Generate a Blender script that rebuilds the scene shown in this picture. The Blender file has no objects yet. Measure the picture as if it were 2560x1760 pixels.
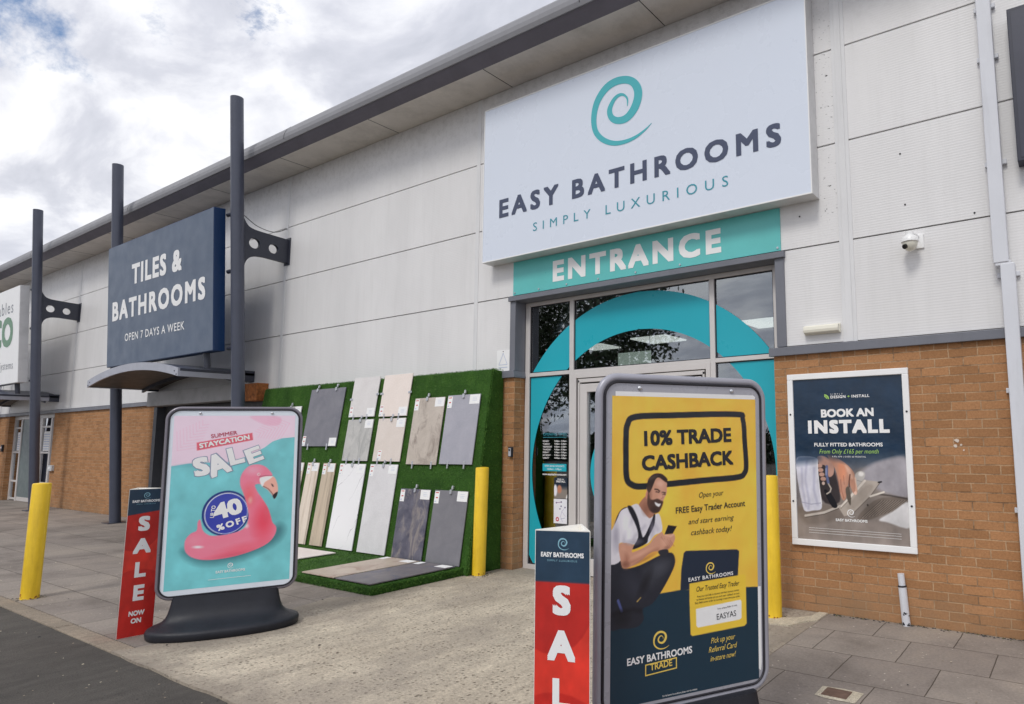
import bpy, bmesh, math, random
import numpy as np
from mathutils import Vector, Matrix
random.seed(7); RNG = np.random.default_rng(7)
S = bpy.context.scene; COL = S.collection

# ------------------------------------------------------------------ camera
F, YAW, PITCH, ROLL = 1663.108836, 0.577508, 0.115916, -0.008103
CAM = Vector((2.481064, -6.130661, 1.582271))
fw = Vector((-math.sin(YAW) * math.cos(PITCH), math.cos(YAW) * math.cos(PITCH), math.sin(PITCH)))
r0 = Vector((math.cos(YAW), math.sin(YAW), 0)); u0 = r0.cross(fw)
rr = math.cos(ROLL) * r0 + math.sin(ROLL) * u0; uu = -math.sin(ROLL) * r0 + math.cos(ROLL) * u0
cd = bpy.data.cameras.new("camera"); cam = bpy.data.objects.new("camera", cd); COL.objects.link(cam)
cd.sensor_width = 36; cd.sensor_fit = 'HORIZONTAL'; cd.lens = F / 2560 * 36
cd.shift_x = (1280 - 1612.33122) / 2560; cd.shift_y = (904.327951 - 880) / 2560
cd.clip_start = 0.05; cd.clip_end = 2000
cam.matrix_world = Matrix(((rr.x, uu.x, -fw.x, CAM.x), (rr.y, uu.y, -fw.y, CAM.y), (rr.z, uu.z, -fw.z, CAM.z), (0, 0, 0, 1)))
S.camera = cam
S.render.resolution_x, S.render.resolution_y = 1024, 704
S.view_settings.view_transform = 'Standard'; S.view_settings.look = 'None'
S.view_settings.exposure = 0.10; S.view_settings.gamma = 1
S.render.engine = 'CYCLES'

# ------------------------------------------------------------------ node helpers
def lin(c):
    c = np.asarray(c, float) / 255.0
    return np.where(c <= .04045, c / 12.92, ((c + .055) / 1.055) ** 2.4)
ILL = 0.80
def A(r, g, b, k=1.0):
    """albedo that shows about as sRGB r,g,b on a wall under this sky"""
    return tuple(float(min(.9, v)) for v in lin((r, g, b)) / ILL * k) + (1,)
class NT:
    def __init__(s, tree): s.t = tree; s.n = tree.nodes; s.l = tree.links
    def new(s, typ, **kw):
        n = s.n.new(typ)
        for k, v in kw.items(): setattr(n, k, v)
        return n
    def put(s, sock, v):
        if isinstance(v, bpy.types.NodeSocket): s.l.new(v, sock)
        else: sock.default_value = v
    def obj(s): return s.new('ShaderNodeTexCoord').outputs['Object']
    def mapping(s, vec, loc=(0, 0, 0), rot=(0, 0, 0), sc=(1, 1, 1)):
        n = s.new('ShaderNodeMapping'); s.l.new(vec, n.inputs['Vector'])
        n.inputs['Location'].default_value = loc; n.inputs['Rotation'].default_value = rot; n.inputs['Scale'].default_value = sc
        return n.outputs[0]
    def noise(s, vec, scale, detail=4, rough=.55, dist=0):
        n = s.new('ShaderNodeTexNoise'); s.l.new(vec, n.inputs['Vector'])
        n.inputs['Scale'].default_value = scale; n.inputs['Detail'].default_value = detail
        n.inputs['Roughness'].default_value = rough; n.inputs['Distortion'].default_value = dist
        return n.outputs['Fac']
    def ramp(s, fac, stops):
        n = s.new('ShaderNodeValToRGB'); s.l.new(fac, n.inputs[0]); e = n.color_ramp.elements
        while len(e) < len(stops): e.new(.5)
        for i, (p, c) in enumerate(stops):
            e[i].position = p; e[i].color = c if not isinstance(c, (int, float)) else (c, c, c, 1)
        return n.outputs[0]
    def mix(s, fac, a, b, blend='MIX'):
        n = s.new('ShaderNodeMix', data_type='RGBA', blend_type=blend)
        s.put(n.inputs[0], fac); s.put(n.inputs[6], a); s.put(n.inputs[7], b); return n.outputs[2]
    def math(s, op, a, b=0, clamp=False):
        n = s.new('ShaderNodeMath', operation=op, use_clamp=clamp); s.put(n.inputs[0], a); s.put(n.inputs[1], b); return n.outputs[0]
    def sep(s, v):
        n = s.new('ShaderNodeSeparateXYZ'); s.l.new(v, n.inputs[0]); return n.outputs
    def comb(s, x, y, z):
        n = s.new('ShaderNodeCombineXYZ'); s.put(n.inputs[0], x); s.put(n.inputs[1], y); s.put(n.inputs[2], z); return n.outputs[0]
    def bump(s, h, strength=.3, dist=.01, normal=None):
        n = s.new('ShaderNodeBump'); s.l.new(h, n.inputs['Height'])
        n.inputs['Strength'].default_value = strength; n.inputs['Distance'].default_value = dist
        if normal is not None: s.l.new(normal, n.inputs['Normal'])
        return n.outputs[0]
    def step(s, v, lo, hi):
        n = s.new('ShaderNodeMapRange', interpolation_type='SMOOTHSTEP'); s.put(n.inputs[0], v)
        n.inputs[1].default_value = lo; n.inputs[2].default_value = hi; return n.outputs[0]
def newmat(name):
    m = bpy.data.materials.new(name); m.use_nodes = True
    nt = NT(m.node_tree); b = m.node_tree.nodes['Principled BSDF']; return m, nt, b
def M(name, col, rough=.5, metal=0, var=.10, scale=5, bump=0.0, bscale=120, dirt=0.0, spec=.5, streak=False):
    m, nt, b = newmat(name); o = nt.obj()
    col = tuple(col); n = nt.noise(o, scale, 6, .6)
    c = nt.mix(nt.ramp(n, [(.3, 0), (.7, 1)]), tuple(v * (1 - var) for v in col[:3]) + (1,), tuple(min(.95, v * (1 + var)) for v in col[:3]) + (1,))
    if dirt:
        v = nt.mapping(o, sc=(6, 6, .7)) if streak else o
        d = nt.ramp(nt.noise(v, 1.6 if streak else scale * .7, 8, .7), [(.48, 0), (.75, 1)])
        c = nt.mix(nt.math('MULTIPLY', d, dirt), c, (col[0] * .35, col[1] * .34, col[2] * .32, 1))
    nt.l.new(c, b.inputs['Base Color'])
    rn = nt.ramp(nt.noise(o, scale * 3, 5), [(.3, max(.03, rough - .08)), (.7, min(1, rough + .08))])
    nt.l.new(rn, b.inputs['Roughness'])
    b.inputs['Metallic'].default_value = metal; b.inputs['Specular IOR Level'].default_value = spec
    if bump: nt.l.new(nt.bump(nt.noise(o, bscale, 4), bump, .004), b.inputs['Normal'])
    return m

# ------------------------------------------------------------------ world and sun
SUN_EL, SUN_AZ = math.radians(50), math.radians(176)      # azimuth clockwise from +y: in front of the shops
w = bpy.data.worlds.new("World"); S.world = w; w.use_nodes = True
wt = NT(w.node_tree)
for n in list(wt.n): wt.n.remove(n)
out = wt.new('ShaderNodeOutputWorld')
sky = wt.new('ShaderNodeTexSky', sky_type='NISHITA'); sky.sun_disc = False
sky.sun_elevation = SUN_EL; sky.sun_rotation = SUN_AZ; sky.air_density = 1.0; sky.ozone_density = 3.0
bg_sky = wt.new('ShaderNodeBackground'); wt.l.new(sky.outputs[0], bg_sky.inputs[0]); bg_sky.inputs[1].default_value = .145
dirv = wt.new('ShaderNodeTexCoord').outputs['Generated']
sx, sy, sz = wt.sep(dirv)
den = wt.math('ADD', wt.math('MAXIMUM', sz, 0), .22)
pl = wt.comb(wt.math('DIVIDE', sx, den), wt.math('DIVIDE', sy, den), 0)
n1 = wt.noise(wt.mapping(pl, rot=(0, 0, .5), sc=(.85, 1.4, 1)), 3.2, 10, .56, .35)
n2 = wt.noise(wt.mapping(pl, loc=(3.1, 1.7, 0)), 1.0, 4, .5)
tone = wt.math('ADD', wt.math('MULTIPLY', n1, .75), wt.math('MULTIPLY', n2, .35))
ccol = wt.ramp(tone, [(.42, (.58, .60, .67, 1)), (.51, (.70, .715, .785, 1)), (.565, (.86, .87, .92, 1)), (.625, (1.02, 1.02, 1.03, 1))])
zen = wt.ramp(sz, [(0, (.93, .95, .98, 1)), (.3, (1.0, 1.0, 1.0, 1)), (1, (.95, .96, 1.0, 1))])
ccol = wt.mix(1.0, ccol, zen, 'MULTIPLY')
bg_cl = wt.new('ShaderNodeBackground'); wt.l.new(ccol, bg_cl.inputs[0]); bg_cl.inputs[1].default_value = 1.0
holes = None
hn = wt.noise(dirv, 24.0, 8, .62); hs = wt.noise(wt.mapping(dirv, sc=(1, 1, 1.6)), 62.0, 7, .62)
for (hx, hy, hz, rad, amp) in ((-.897, .148, .442, .098, 1.0), (-.783, .370, .501, .026, .75), (-.835, .289, .468, .017, .40), (.3, -.8, .52, .22, .8), (-.2, -.75, .62, .15, .7)):
    d = wt.new('ShaderNodeVectorMath', operation='DISTANCE'); wt.l.new(dirv, d.inputs[0]); d.inputs[1].default_value = (hx, hy, hz)
    vv = wt.math('ADD', wt.math('SUBTRACT', 1.0, wt.math('DIVIDE', d.outputs['Value'], rad)), wt.math('MULTIPLY', wt.math('SUBTRACT', hn if rad > .05 else hs, .5), 2.0 if rad > .05 else 4.5))
    h = wt.math('MULTIPLY', wt.step(vv, .10 if rad > .05 else -.1, .75 if rad > .05 else 1.7), amp)
    holes = h if holes is None else wt.math('MAXIMUM', holes, h)
ms = wt.new('ShaderNodeMixShader'); wt.l.new(holes, ms.inputs[0]); wt.l.new(bg_cl.outputs[0], ms.inputs[1]); wt.l.new(bg_sky.outputs[0], ms.inputs[2])
wt.l.new(ms.outputs[0], out.inputs[0])
sd = bpy.data.lights.new("sun", 'SUN'); sd.energy = 1.35; sd.angle = math.radians(16); sd.color = (1, .965, .90)
sun = bpy.data.objects.new("sun", sd); COL.objects.link(sun)
sv = Vector((math.sin(SUN_AZ) * math.cos(SUN_EL), math.cos(SUN_AZ) * math.cos(SUN_EL), math.sin(SUN_EL)))
sun.rotation_euler = sv.to_track_quat('Z', 'Y').to_euler(); sun.location = (0, -20, 30)

# ------------------------------------------------------------------ object helpers
def tag(o, label, cat, group=None, kind=None):
    if label: o['label'] = label
    if cat: o['category'] = cat
    if group: o['group'] = group
    if kind: o['kind'] = kind
    return o
def thing(name, label, cat, loc=(0, 0, 0), rz=0, group=None):
    o = bpy.data.objects.new(name, None); COL.objects.link(o); o.empty_display_size = .1
    o.location = loc; o.rotation_euler = (0, 0, rz)
    return tag(o, label, cat, group)
def adopt(o, parent):
    if parent is not None: o.parent = parent
    return o
class MB:
    def __init__(s): s.v = []; s.f = []; s.m = []; s.g = []; s.k = 0; s.hold = False
    def add(s, vs, fs, mi=0):
        if not s.hold: s.k += 1
        k = len(s.v); s.v += [tuple(v) for v in vs]; s.f += [tuple(i + k for i in f) for f in fs]; s.m += [mi] * len(fs); s.g += [s.k] * len(fs); return s
    def split(s, name, mats, parent=None, **kw):      # every piece that was added becomes a part of its own
        for k in sorted(set(s.g)):
            q = MB(); ids = [i for i, g_ in enumerate(s.g) if g_ == k]; vm = {}
            for i in ids:
                for a in s.f[i]:
                    if a not in vm: vm[a] = len(q.v); q.v.append(s.v[a])
                q.f.append(tuple(vm[a] for a in s.f[i])); q.m.append(s.m[i]); q.g.append(1)
            o = q.build(name, mats, parent, **kw)
            if s.pm is not None: o.matrix_local = s.pm
    pm = None
    def box(s, x0, x1, y0, y1, z0, z1, mi=0):
        return s.add([(x0, y0, z0), (x1, y0, z0), (x1, y1, z0), (x0, y1, z0), (x0, y0, z1), (x1, y0, z1), (x1, y1, z1), (x0, y1, z1)],
                     [(0, 3, 2, 1), (4, 5, 6, 7), (0, 1, 5, 4), (1, 2, 6, 5), (2, 3, 7, 6), (3, 0, 4, 7)], mi)
    def prism(s, pts, y0, y1, mi=0):          # outline in x,z (counter-clockwise seen from -y), from y0 (front) to y1
        n = len(pts); vs = [(x, y0, z) for x, z in pts] + [(x, y1, z) for x, z in pts]
        fs = [tuple(range(n)), tuple(range(2 * n - 1, n - 1, -1))] + [(i, i + n, (i + 1) % n + n, (i + 1) % n) for i in range(n)]
        return s.add(vs, fs, mi)
    def prism_x(s, pts, x0, x1, mi=0):        # outline in y,z
        n = len(pts); vs = [(x0, y, z) for y, z in pts] + [(x1, y, z) for y, z in pts]
        fs = [tuple(range(n)), tuple(range(2 * n - 1, n - 1, -1))] + [(i, i + n, (i + 1) % n + n, (i + 1) % n) for i in range(n)]
        return s.add(vs, fs, mi)
    def flat(s, pts, y, mi=0):                # a flat sheet facing -y
        return s.add([(x, y, z) for x, z in pts], [tuple(range(len(pts)))], mi)
    def cyl(s, p0, p1, r, n=20, r1=None, mi=0, cap=True):
        p0, p1 = Vector(p0), Vector(p1); d = (p1 - p0).normalized()
        a = d.orthogonal().normalized(); b = d.cross(a); r1 = r if r1 is None else r1
        vs = []
        for p, q in ((p0, r), (p1, r1)):
            for i in range(n):
                t = 2 * math.pi * i / n; vs.append(p + q * (math.cos(t) * a + math.sin(t) * b))
        fs = [(i, (i + 1) % n, (i + 1) % n + n, i + n) for i in range(n)]
        if cap: fs += [tuple(range(n - 1, -1, -1)), tuple(range(n, 2 * n))]
        return s.add(vs, fs, mi)
    def tube(s, path, r, n=10, closed=False, mi=0):
        P = [Vector(p) for p in path]; k = len(P); vs = []; prev = None
        for i in range(k):
            t = (P[(i + 1) % k] - P[i - 1]) if (closed or 0 < i < k - 1) else (P[1] - P[0] if i == 0 else P[-1] - P[-2])
            t.normalize()
            a = t.orthogonal().normalized() if prev is None else (prev - t * prev.dot(t)).normalized()
            prev = a; b = t.cross(a)
            for j in range(n):
                th = 2 * math.pi * j / n; vs.append(P[i] + r * (math.cos(th) * a + math.sin(th) * b))
        fs = []
        for i in range(k if closed else k - 1):
            for j in range(n):
                a0 = i * n; b0 = ((i + 1) % k) * n
                fs.append((a0 + j, a0 + (j + 1) % n, b0 + (j + 1) % n, b0 + j))
        if not closed: fs += [tuple(range(n - 1, -1, -1)), tuple(range((k - 1) * n, k * n))]
        return s.add(vs, fs, mi)
    def loft(s, rings, mi=0, cap=True):
        n = len(rings[0]); vs = [p for r in rings for p in r]; fs = []
        for i in range(len(rings) - 1):
            for j in range(n): fs.append((i * n + j, i * n + (j + 1) % n, (i + 1) * n + (j + 1) % n, (i + 1) * n + j))
        if cap: fs += [tuple(range(n - 1, -1, -1)), tuple(range((len(rings) - 1) * n, len(rings) * n))]
        return s.add(vs, fs, mi)
    def build(s, name, mats, parent=None, smooth=False, bevel=0, seg=2, kind=None):
        me = bpy.data.meshes.new(name); me.from_pydata(s.v, [], s.f); me.update()
        mats = mats if isinstance(mats, (list, tuple)) else [mats]
        for m in mats: me.materials.append(m)
        me.polygons.foreach_set('material_index', s.m)
        if smooth:
            me.polygons.foreach_set('use_smooth', [True] * len(me.polygons)); me.set_sharp_from_angle(angle=math.radians(40))
        o = bpy.data.objects.new(name, me); COL.objects.link(o); adopt(o, parent)
        if bevel:
            b = o.modifiers.new('bevel', 'BEVEL'); b.width = bevel; b.segments = seg; b.limit_method = 'ANGLE'; b.angle_limit = math.radians(40)
            b.harden_normals = False
        if kind: o['kind'] = kind
        return o
def rrect(x0, x1, z0, z1, r, n=8):
    P = []
    for cx, cz, a in ((x1 - r, z0 + r, -90), (x1 - r, z1 - r, 0), (x0 + r, z1 - r, 90), (x0 + r, z0 + r, 180)):
        for i in range(n + 1):
            t = math.radians(a + 90 * i / n); P.append((cx + r * math.cos(t), cz + r * math.sin(t)))
    return P
def spline(P, k=6, closed=True):
    P = np.asarray(P, float); n = len(P); o = []
    for i in range(n if closed else n - 1):
        p0, p1, p2, p3 = (P[(i - 1) % n], P[i], P[(i + 1) % n], P[(i + 2) % n]) if closed else (P[max(i - 1, 0)], P[i], P[i + 1], P[min(i + 2, n - 1)])
        for j in range(k):
            t = j / k; o.append(.5 * ((2 * p1) + (-p0 + p2) * t + (2 * p0 - 5 * p1 + 4 * p2 - p3) * t * t + (-p0 + 3 * p1 - 3 * p2 + p3) * t ** 3))
    if not closed: o.append(P[-1])
    return [tuple(p) for p in o]
def curve_mesh(obdata):
    o = bpy.data.objects.new('tmp', obdata); COL.objects.link(o)
    dg = bpy.context.evaluated_depsgraph_get(); me = bpy.data.meshes.new_from_object(o.evaluated_get(dg))
    vs = np.empty(len(me.vertices) * 3); me.vertices.foreach_get('co', vs); fs = [tuple(p.vertices) for p in me.polygons]
    bpy.data.objects.remove(o); bpy.data.meshes.remove(me); bpy.data.curves.remove(obdata)
    return vs.reshape(-1, 3), fs
_tc = {}
def text_geo(body, bold=0.0, sp=1.0, shear=0.0):
    k = (body, bold, round(sp, 3), shear)
    if k not in _tc:
        c = bpy.data.curves.new('t', 'FONT'); c.body = body; c.size = 1; c.offset = bold; c.space_character = sp; c.shear = shear; c.resolution_u = 3
        _tc[k] = curve_mesh(c)
    return _tc[k]
CAPH = text_geo('H')[0][:, 1].max()
def line(mb, body, p0, p1, h, y, mi=0, bold=.02, shear=0.0, fit=True):
    """lettering on a sheet facing -y: baseline from p0 to p1 (x,z), capitals h tall"""
    bold *= .78; L = math.dist(p0, p1); e = bold * 2
    def wid(sp): v = text_geo(body, 0.0, sp, shear)[0]; return v[:, 0].max() - v[:, 0].min() + e
    tgt = L / h * (CAPH + e); w1 = wid(1.0); sp = 1.0
    if fit and len(body) > 2 and tgt > w1 * 1.06:
        w2 = wid(2.0); sp = 1 + (max(tgt / 1.10, w1) - w1) / max(1e-6, w2 - w1)
    v, fs = text_geo(body, 0.0, sp, shear)
    x0, x1 = v[:, 0].min() - bold, v[:, 0].max() + bold
    d = np.array([(p1[0] - p0[0]) / L, (p1[1] - p0[1]) / L]); n = np.array([-d[1], d[0]])
    mb.k += 1; mb.hold = True
    ST = [(0, 0)] + ([(a_ * bold, b_ * bold) for a_ in (-1, 0, 1) for b_ in (-1, 0, 1) if a_ or b_] if bold > .004 else [])
    for i, (ox_, oz_) in enumerate(ST):
        a = (v[:, 0] + ox_ - x0) / (x1 - x0) * L; b = (v[:, 1] + oz_ + bold) / (CAPH + e) * h
        P = np.array(p0)[None] + a[:, None] * d + b[:, None] * n
        mb.add([(px, y - i * .00006, pz) for px, pz in P], fs, mi)
    mb.hold = False
SPIR = [(.626, .532, .0057), (.627, .626, .0133), (.587, .691, .0149), (.52, .728, .022), (.438, .717, .0291), (.369, .655, .0362), (.322, .551, .0436), (.36, .434, .0436), (.469, .364, .0487), (.612, .363, .06), (.732, .455, .068), (.798, .597, .068), (.794, .725, .0625), (.721, .847, .053), (.588, .924, .054), (.411, .945, .059), (.244, .89, .0617), (.102, .735, .0564), (.046, .511, .048), (.08, .311, .0416), (.201, .161, .038), (.381, .06, .0345), (.57, .029, .0299), (.755, .049, .0234), (.911, .11, .0137), (1.014, .176, .003)]
def spiral(mb, x0, z0, h, y, mi=0):
    C = np.array(spline(SPIR, 5, closed=False)); p = C[:, :2]; w_ = C[:, 2:3]
    t = np.gradient(p, axis=0); t /= np.linalg.norm(t, axis=1)[:, None]; n = np.stack([-t[:, 1], t[:, 0]], 1)
    a = p + n * w_; b = p - n * w_; k = len(p)
    mb.add([(x0 + q[0] * h, y, z0 + q[1] * h) for q in np.vstack([a, b])], [(i, i + k, i + k + 1, i + 1) for i in range(k - 1)], mi)
class Canvas:
    """a printed picture: drawn with vector shapes into the colours of a fine mesh"""
    def __init__(s, x0, x1, z0, z1, nx, nz, bg):
        s.e = (x0, x1, z0, z1); s.nx, s.nz = nx, nz
        X, Z = np.meshgrid(np.linspace(x0, x1, nx), np.linspace(z0, z1, nz)); s.X, s.Z = X.ravel(), Z.ravel()
        s.c = np.tile(np.array(bg, float), (nx * nz, 1)); s.px = (x1 - x0) / (nx - 1)
        s.nse = {}
    def sdf(s, P):
        P = np.asarray(P, float); n = len(P); d = np.full(s.X.shape, 1e9); inside = np.zeros(s.X.shape, bool)
        for i in range(n):
            (ax, az), (bx, bz) = P[i], P[(i + 1) % n]; ex, ez = bx - ax, bz - az
            q = ex * ex + ez * ez
            if q < 1e-14: continue
            t = np.clip(((s.X - ax) * ex + (s.Z - az) * ez) / q, 0, 1)
            d = np.minimum(d, (s.X - ax - t * ex) ** 2 + (s.Z - az - t * ez) ** 2)
            if az != bz:
                c = ((az > s.Z) != (bz > s.Z)) & (s.X < ex * (s.Z - az) / (bz - az) + ax); inside ^= c
        return np.where(inside, -1, 1) * np.sqrt(d)
    def put(s, d, col, soft, alpha=1.0):
        a = np.clip(.5 - d / max(soft, s.px), 0, 1) * alpha
        s.c = s.c * (1 - a[:, None]) + np.asarray(col, float) * a[:, None]
    def poly(s, P, col, soft=0, alpha=1.0, smooth=True):
        d = s.sdf(spline(P, 4) if smooth else P); s.put(d, col, soft, alpha); return d
    def shade(s, d, P0, P1, c0, c1, soft=0):    # fill an outline with a run of colour from P0 to P1
        e = np.array(P1) - np.array(P0); t = np.clip(((s.X - P0[0]) * e[0] + (s.Z - P0[1]) * e[1]) / (e @ e), 0, 1)[:, None]
        s.put(d, np.asarray(c0, float) * (1 - t) + np.asarray(c1, float) * t, soft)
    def stroke(s, P, wd, col, alpha=1.0, soft=0, closed=False):
        P = np.asarray(P, float); d = np.full(s.X.shape, 1e9)
        for i in range(len(P) if closed else len(P) - 1):
            (ax, az), (bx, bz) = P[i], P[(i + 1) % len(P)]; ex, ez = bx - ax, bz - az; q = max(1e-12, ex * ex + ez * ez)
            t = np.clip(((s.X - ax) * ex + (s.Z - az) * ez) / q, 0, 1)
            d = np.minimum(d, np.hypot(s.X - ax - t * ex, s.Z - az - t * ez))
        s.put(d - wd / 2, col, soft, alpha)
    def ell(s, cx, cz, a, b, col, soft=0, alpha=1.0, rot=0):
        t = np.linspace(0, 2 * np.pi, 33)[:-1]; c, q = math.cos(rot), math.sin(rot)
        return s.poly([(cx + a * math.cos(k) * c - b * math.sin(k) * q, cz + a * math.cos(k) * q + b * math.sin(k) * c) for k in t], col, soft, alpha, False)
    def mottle(s, amp, cells=9, region=None, stretch=(1, 1)):
        f = np.zeros((s.nz, s.nx)); k = cells; a = 1.0
        for o in range(4):
            g = RNG.standard_normal((int(k * stretch[1]) + 2, int(k * stretch[0]) + 2))
            zz = np.linspace(0, g.shape[0] - 1.001, s.nz); xx = np.linspace(0, g.shape[1] - 1.001, s.nx)
            zi, xi = zz.astype(int), xx.astype(int); fz, fx = (zz - zi)[:, None], (xx - xi)[None]
            fz, fx = fz * fz * (3 - 2 * fz), fx * fx * (3 - 2 * fx)
            f += a * ((g[zi][:, xi] * (1 - fx) + g[zi][:, xi + 1] * fx) * (1 - fz) + (g[zi + 1][:, xi] * (1 - fx) + g[zi + 1][:, xi + 1] * fx) * fz)
            k *= 2; a *= .55
        m = 1 + amp * f.ravel()
        if region is not None: m = np.where(region < 0, m, 1)
        s.c = s.c * m[:, None]
    def build(s, name, parent, y, rough=.35, outline=None, kfac=1.0):
        nx, nz = s.nx, s.nz
        V = np.stack([s.X, np.full_like(s.X, y), s.Z], 1)
        i = np.arange(nx * nz).reshape(nz, nx)
        Fq = np.stack([i[:-1, :-1], i[:-1, 1:], i[1:, 1:], i[1:, :-1]], -1).reshape(-1, 4)
        me = bpy.data.meshes.new(name); me.from_pydata(V, [], Fq.tolist()); me.update()
        at = me.color_attributes.new('print', 'FLOAT_COLOR', 'POINT')
        cl = np.clip(lin(np.clip(s.c, 0, 255)) / ILL * kfac, 0, .92)
        at.data.foreach_set('color', np.hstack([cl, np.ones((len(cl), 1))]).astype(np.float32).ravel())
        key = 'poster_print_%d' % int(rough * 100)
        m = bpy.data.materials.get(key)
        if m is None:
            m, nt, b = newmat(key); a = nt.new('ShaderNodeVertexColor'); a.layer_name = 'print'
            nt.l.new(a.outputs[0], b.inputs['Base Color']); b.inputs['Roughness'].default_value = rough
            nt.l.new(nt.bump(nt.noise(nt.obj(), 5, 3, .5), .25, .02), b.inputs['Normal'])
        me.materials.append(m)
        o = bpy.data.objects.new(name, me); COL.objects.link(o); return adopt(o, parent)

# ------------------------------------------------------------------ materials
def brick_mat(name, width):
    m, nt, b = newmat(name); o = nt.obj(); x, y, z = nt.sep(o)
    v = nt.comb(nt.math('ADD', nt.math('ADD', x, y), .1125), nt.math('ADD', z, .0), 0)
    wob = nt.noise(o, 14, 3); v2 = nt.new('ShaderNodeVectorMath', operation='ADD'); nt.l.new(v, v2.inputs[0])
    off = nt.comb(nt.math('MULTIPLY', nt.math('SUBTRACT', wob, .5), .010), nt.math('MULTIPLY', nt.math('SUBTRACT', nt.noise(o, 11, 2), .5), .010), 0)
    nt.l.new(off, v2.inputs[1])
    br = nt.new('ShaderNodeTexBrick'); nt.l.new(v2.outputs[0], br.inputs['Vector'])
    br.inputs['Scale'].default_value = 1; br.inputs['Brick Width'].default_value = width; br.inputs['Row Height'].default_value = .075
    br.inputs['Mortar Size'].default_value = .0055; br.inputs['Mortar Smooth'].default_value = .25; br.inputs['Bias'].default_value = 0
    br.offset = .5
    br.inputs['Color1'].default_value = A(164, 121, 85); br.inputs['Color2'].default_value = A(145, 106, 73); br.inputs['Mortar'].default_value = A(172, 142, 112)
    c = br.outputs['Color']
    big = nt.ramp(nt.noise(o, .9, 5, .6), [(.3, (.90, .905, .91, 1)), (.7, (1.07, 1.06, 1.04, 1))])
    c = nt.mix(1, c, big, 'MULTIPLY')
    fine = nt.ramp(nt.noise(o, 55, 6, .75), [(.3, (.78, .76, .74, 1)), (.7, (1.2, 1.2, 1.2, 1))])
    c = nt.mix(1, c, fine, 'MULTIPLY')
    # dark recessed mortar here and there, speckled drag faces, damp grey at the base
    dk = nt.math('MULTIPLY', br.outputs['Fac'], nt.ramp(nt.noise(o, 5, 5, .65), [(.45, 0), (.62, .72)]))
    c = nt.mix(dk, c, A(84, 60, 42))
    spk = nt.ramp(nt.noise(o, 130, 3, .6), [(.66, 0), (.76, .5)]); c = nt.mix(spk, c, A(100, 66, 40))
    low = nt.math('MULTIPLY', nt.math('SUBTRACT', 1, nt.step(z, .0, .42)), nt.ramp(nt.noise(o, 2.2, 6, .65), [(.35, .1), (.65, .75)]))
    c = nt.mix(low, c, A(132, 108, 84))
    nt.l.new(c, b.inputs['Base Color']); b.inputs['Roughness'].default_value = .9; b.inputs['Specular IOR Level'].default_value = .25
    h = nt.math('SUBTRACT', nt.math('MULTIPLY', nt.noise(o, 70, 5, .7), .45), br.outputs['Fac'])
    nt.l.new(nt.bump(h, .7, .006), b.inputs['Normal']); return m
BRICK = brick_mat('buff_brick', .225); BRICKH = brick_mat('buff_brick_headers', .1125)
def clad_mat():
    m, nt, b = newmat('microrib_cladding'); o = nt.obj(); x, y, z = nt.sep(o)
    c = nt.mix(nt.ramp(nt.noise(nt.mapping(o, sc=(.6, 1, .25)), 2.2, 6, .6), [(.3, 0), (.7, 1)]), A(202, 201, 201), A(212, 211, 211))
    st = nt.ramp(nt.noise(nt.mapping(o, sc=(5, 5, .35)), 1.7, 7, .7), [(.5, 0), (.85, .22)])
    c = nt.mix(st, c, A(164, 163, 160))
    # patchy grey towards the wall top and dark mould spots beside the sign
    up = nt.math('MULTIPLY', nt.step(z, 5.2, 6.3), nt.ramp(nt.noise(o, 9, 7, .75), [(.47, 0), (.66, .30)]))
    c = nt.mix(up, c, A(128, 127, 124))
    zone = nt.math('MULTIPLY', nt.math('SUBTRACT', 1, nt.step(nt.math('ABSOLUTE', nt.math('SUBTRACT', x, .60)), .03, .17)), nt.step(z, 3.3, 3.9))
    sp = nt.ramp(nt.noise(nt.mapping(o, sc=(1, 1, 2.2)), 20, 5, .6), [(.62, 0), (.67, 1)])
    c = nt.mix(nt.math('MULTIPLY', zone, sp), c, A(40, 38, 34))
    nt.l.new(c, b.inputs['Base Color']); b.inputs['Roughness'].default_value = .42
    wv = nt.math('SINE', nt.math('MULTIPLY', z, 2 * math.pi / .0245), 0)
    h = nt.math('ADD', nt.math('MULTIPLY', wv, .5), nt.math('MULTIPLY', nt.noise(o, 1.2, 3), 3.0))
    nt.l.new(nt.bump(h, .50, .0012), b.inputs['Normal']); return m
CLAD = clad_mat()
TRIM = M('grey_trim', A(104, 106, 114), .45, 0, .06, 3, .05, 200, .12, streak=True)
STRIP = M('cover_strip', A(204, 204, 205), .4, 0, .03, 2, 0, 100, .15, streak=True)
DARKJ = M('joint_gasket', A(40, 40, 42), .8)
SOFF = M('eaves_soffit', A(202, 196, 189), .6, 0, .06, 2.5, .05, 80, .4)
EAVE = M('eaves_metal', A(122, 122, 126), .5, .0, .04, 1.5, 0, 100, .12, streak=True)
EAVE_SHADE = M('eaves_metal_shaded', A(104, 101, 110), .5, 0, .08, 2, 0, 100, .25)  # darker copy of the eaves metal: shade of the downward face in its colour
ROOFM = M('roof_sheet', A(100, 102, 106), .6, .0)
ALU = M('satin_frame', A(192, 188, 186), .38, .1, .03, 3, 0, 100, .06)
ALUD = M('bullnose_joint_grey', A(60, 60, 64), .6)  # dark grey of the bullnose joint strips
WHITEP = M('white_powder_coat', A(222, 224, 230), .35, 0, .025, 3, 0, 100, .06)
DOWN = M('downpipe_white', A(196, 198, 204), .4, 0, .04, 2, 0, 100, .2, streak=True)
NAVYP = M('navy_sign_face', A(72, 86, 106), .42, 0, .05, 1.2)
NAVYS = M('navy_sign_side', A(8, 44, 84), .4, 0, .06, 2)
NAVYB = M('navy_vinyl', A(38, 58, 78), .4, 0, .05, 3)
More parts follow.
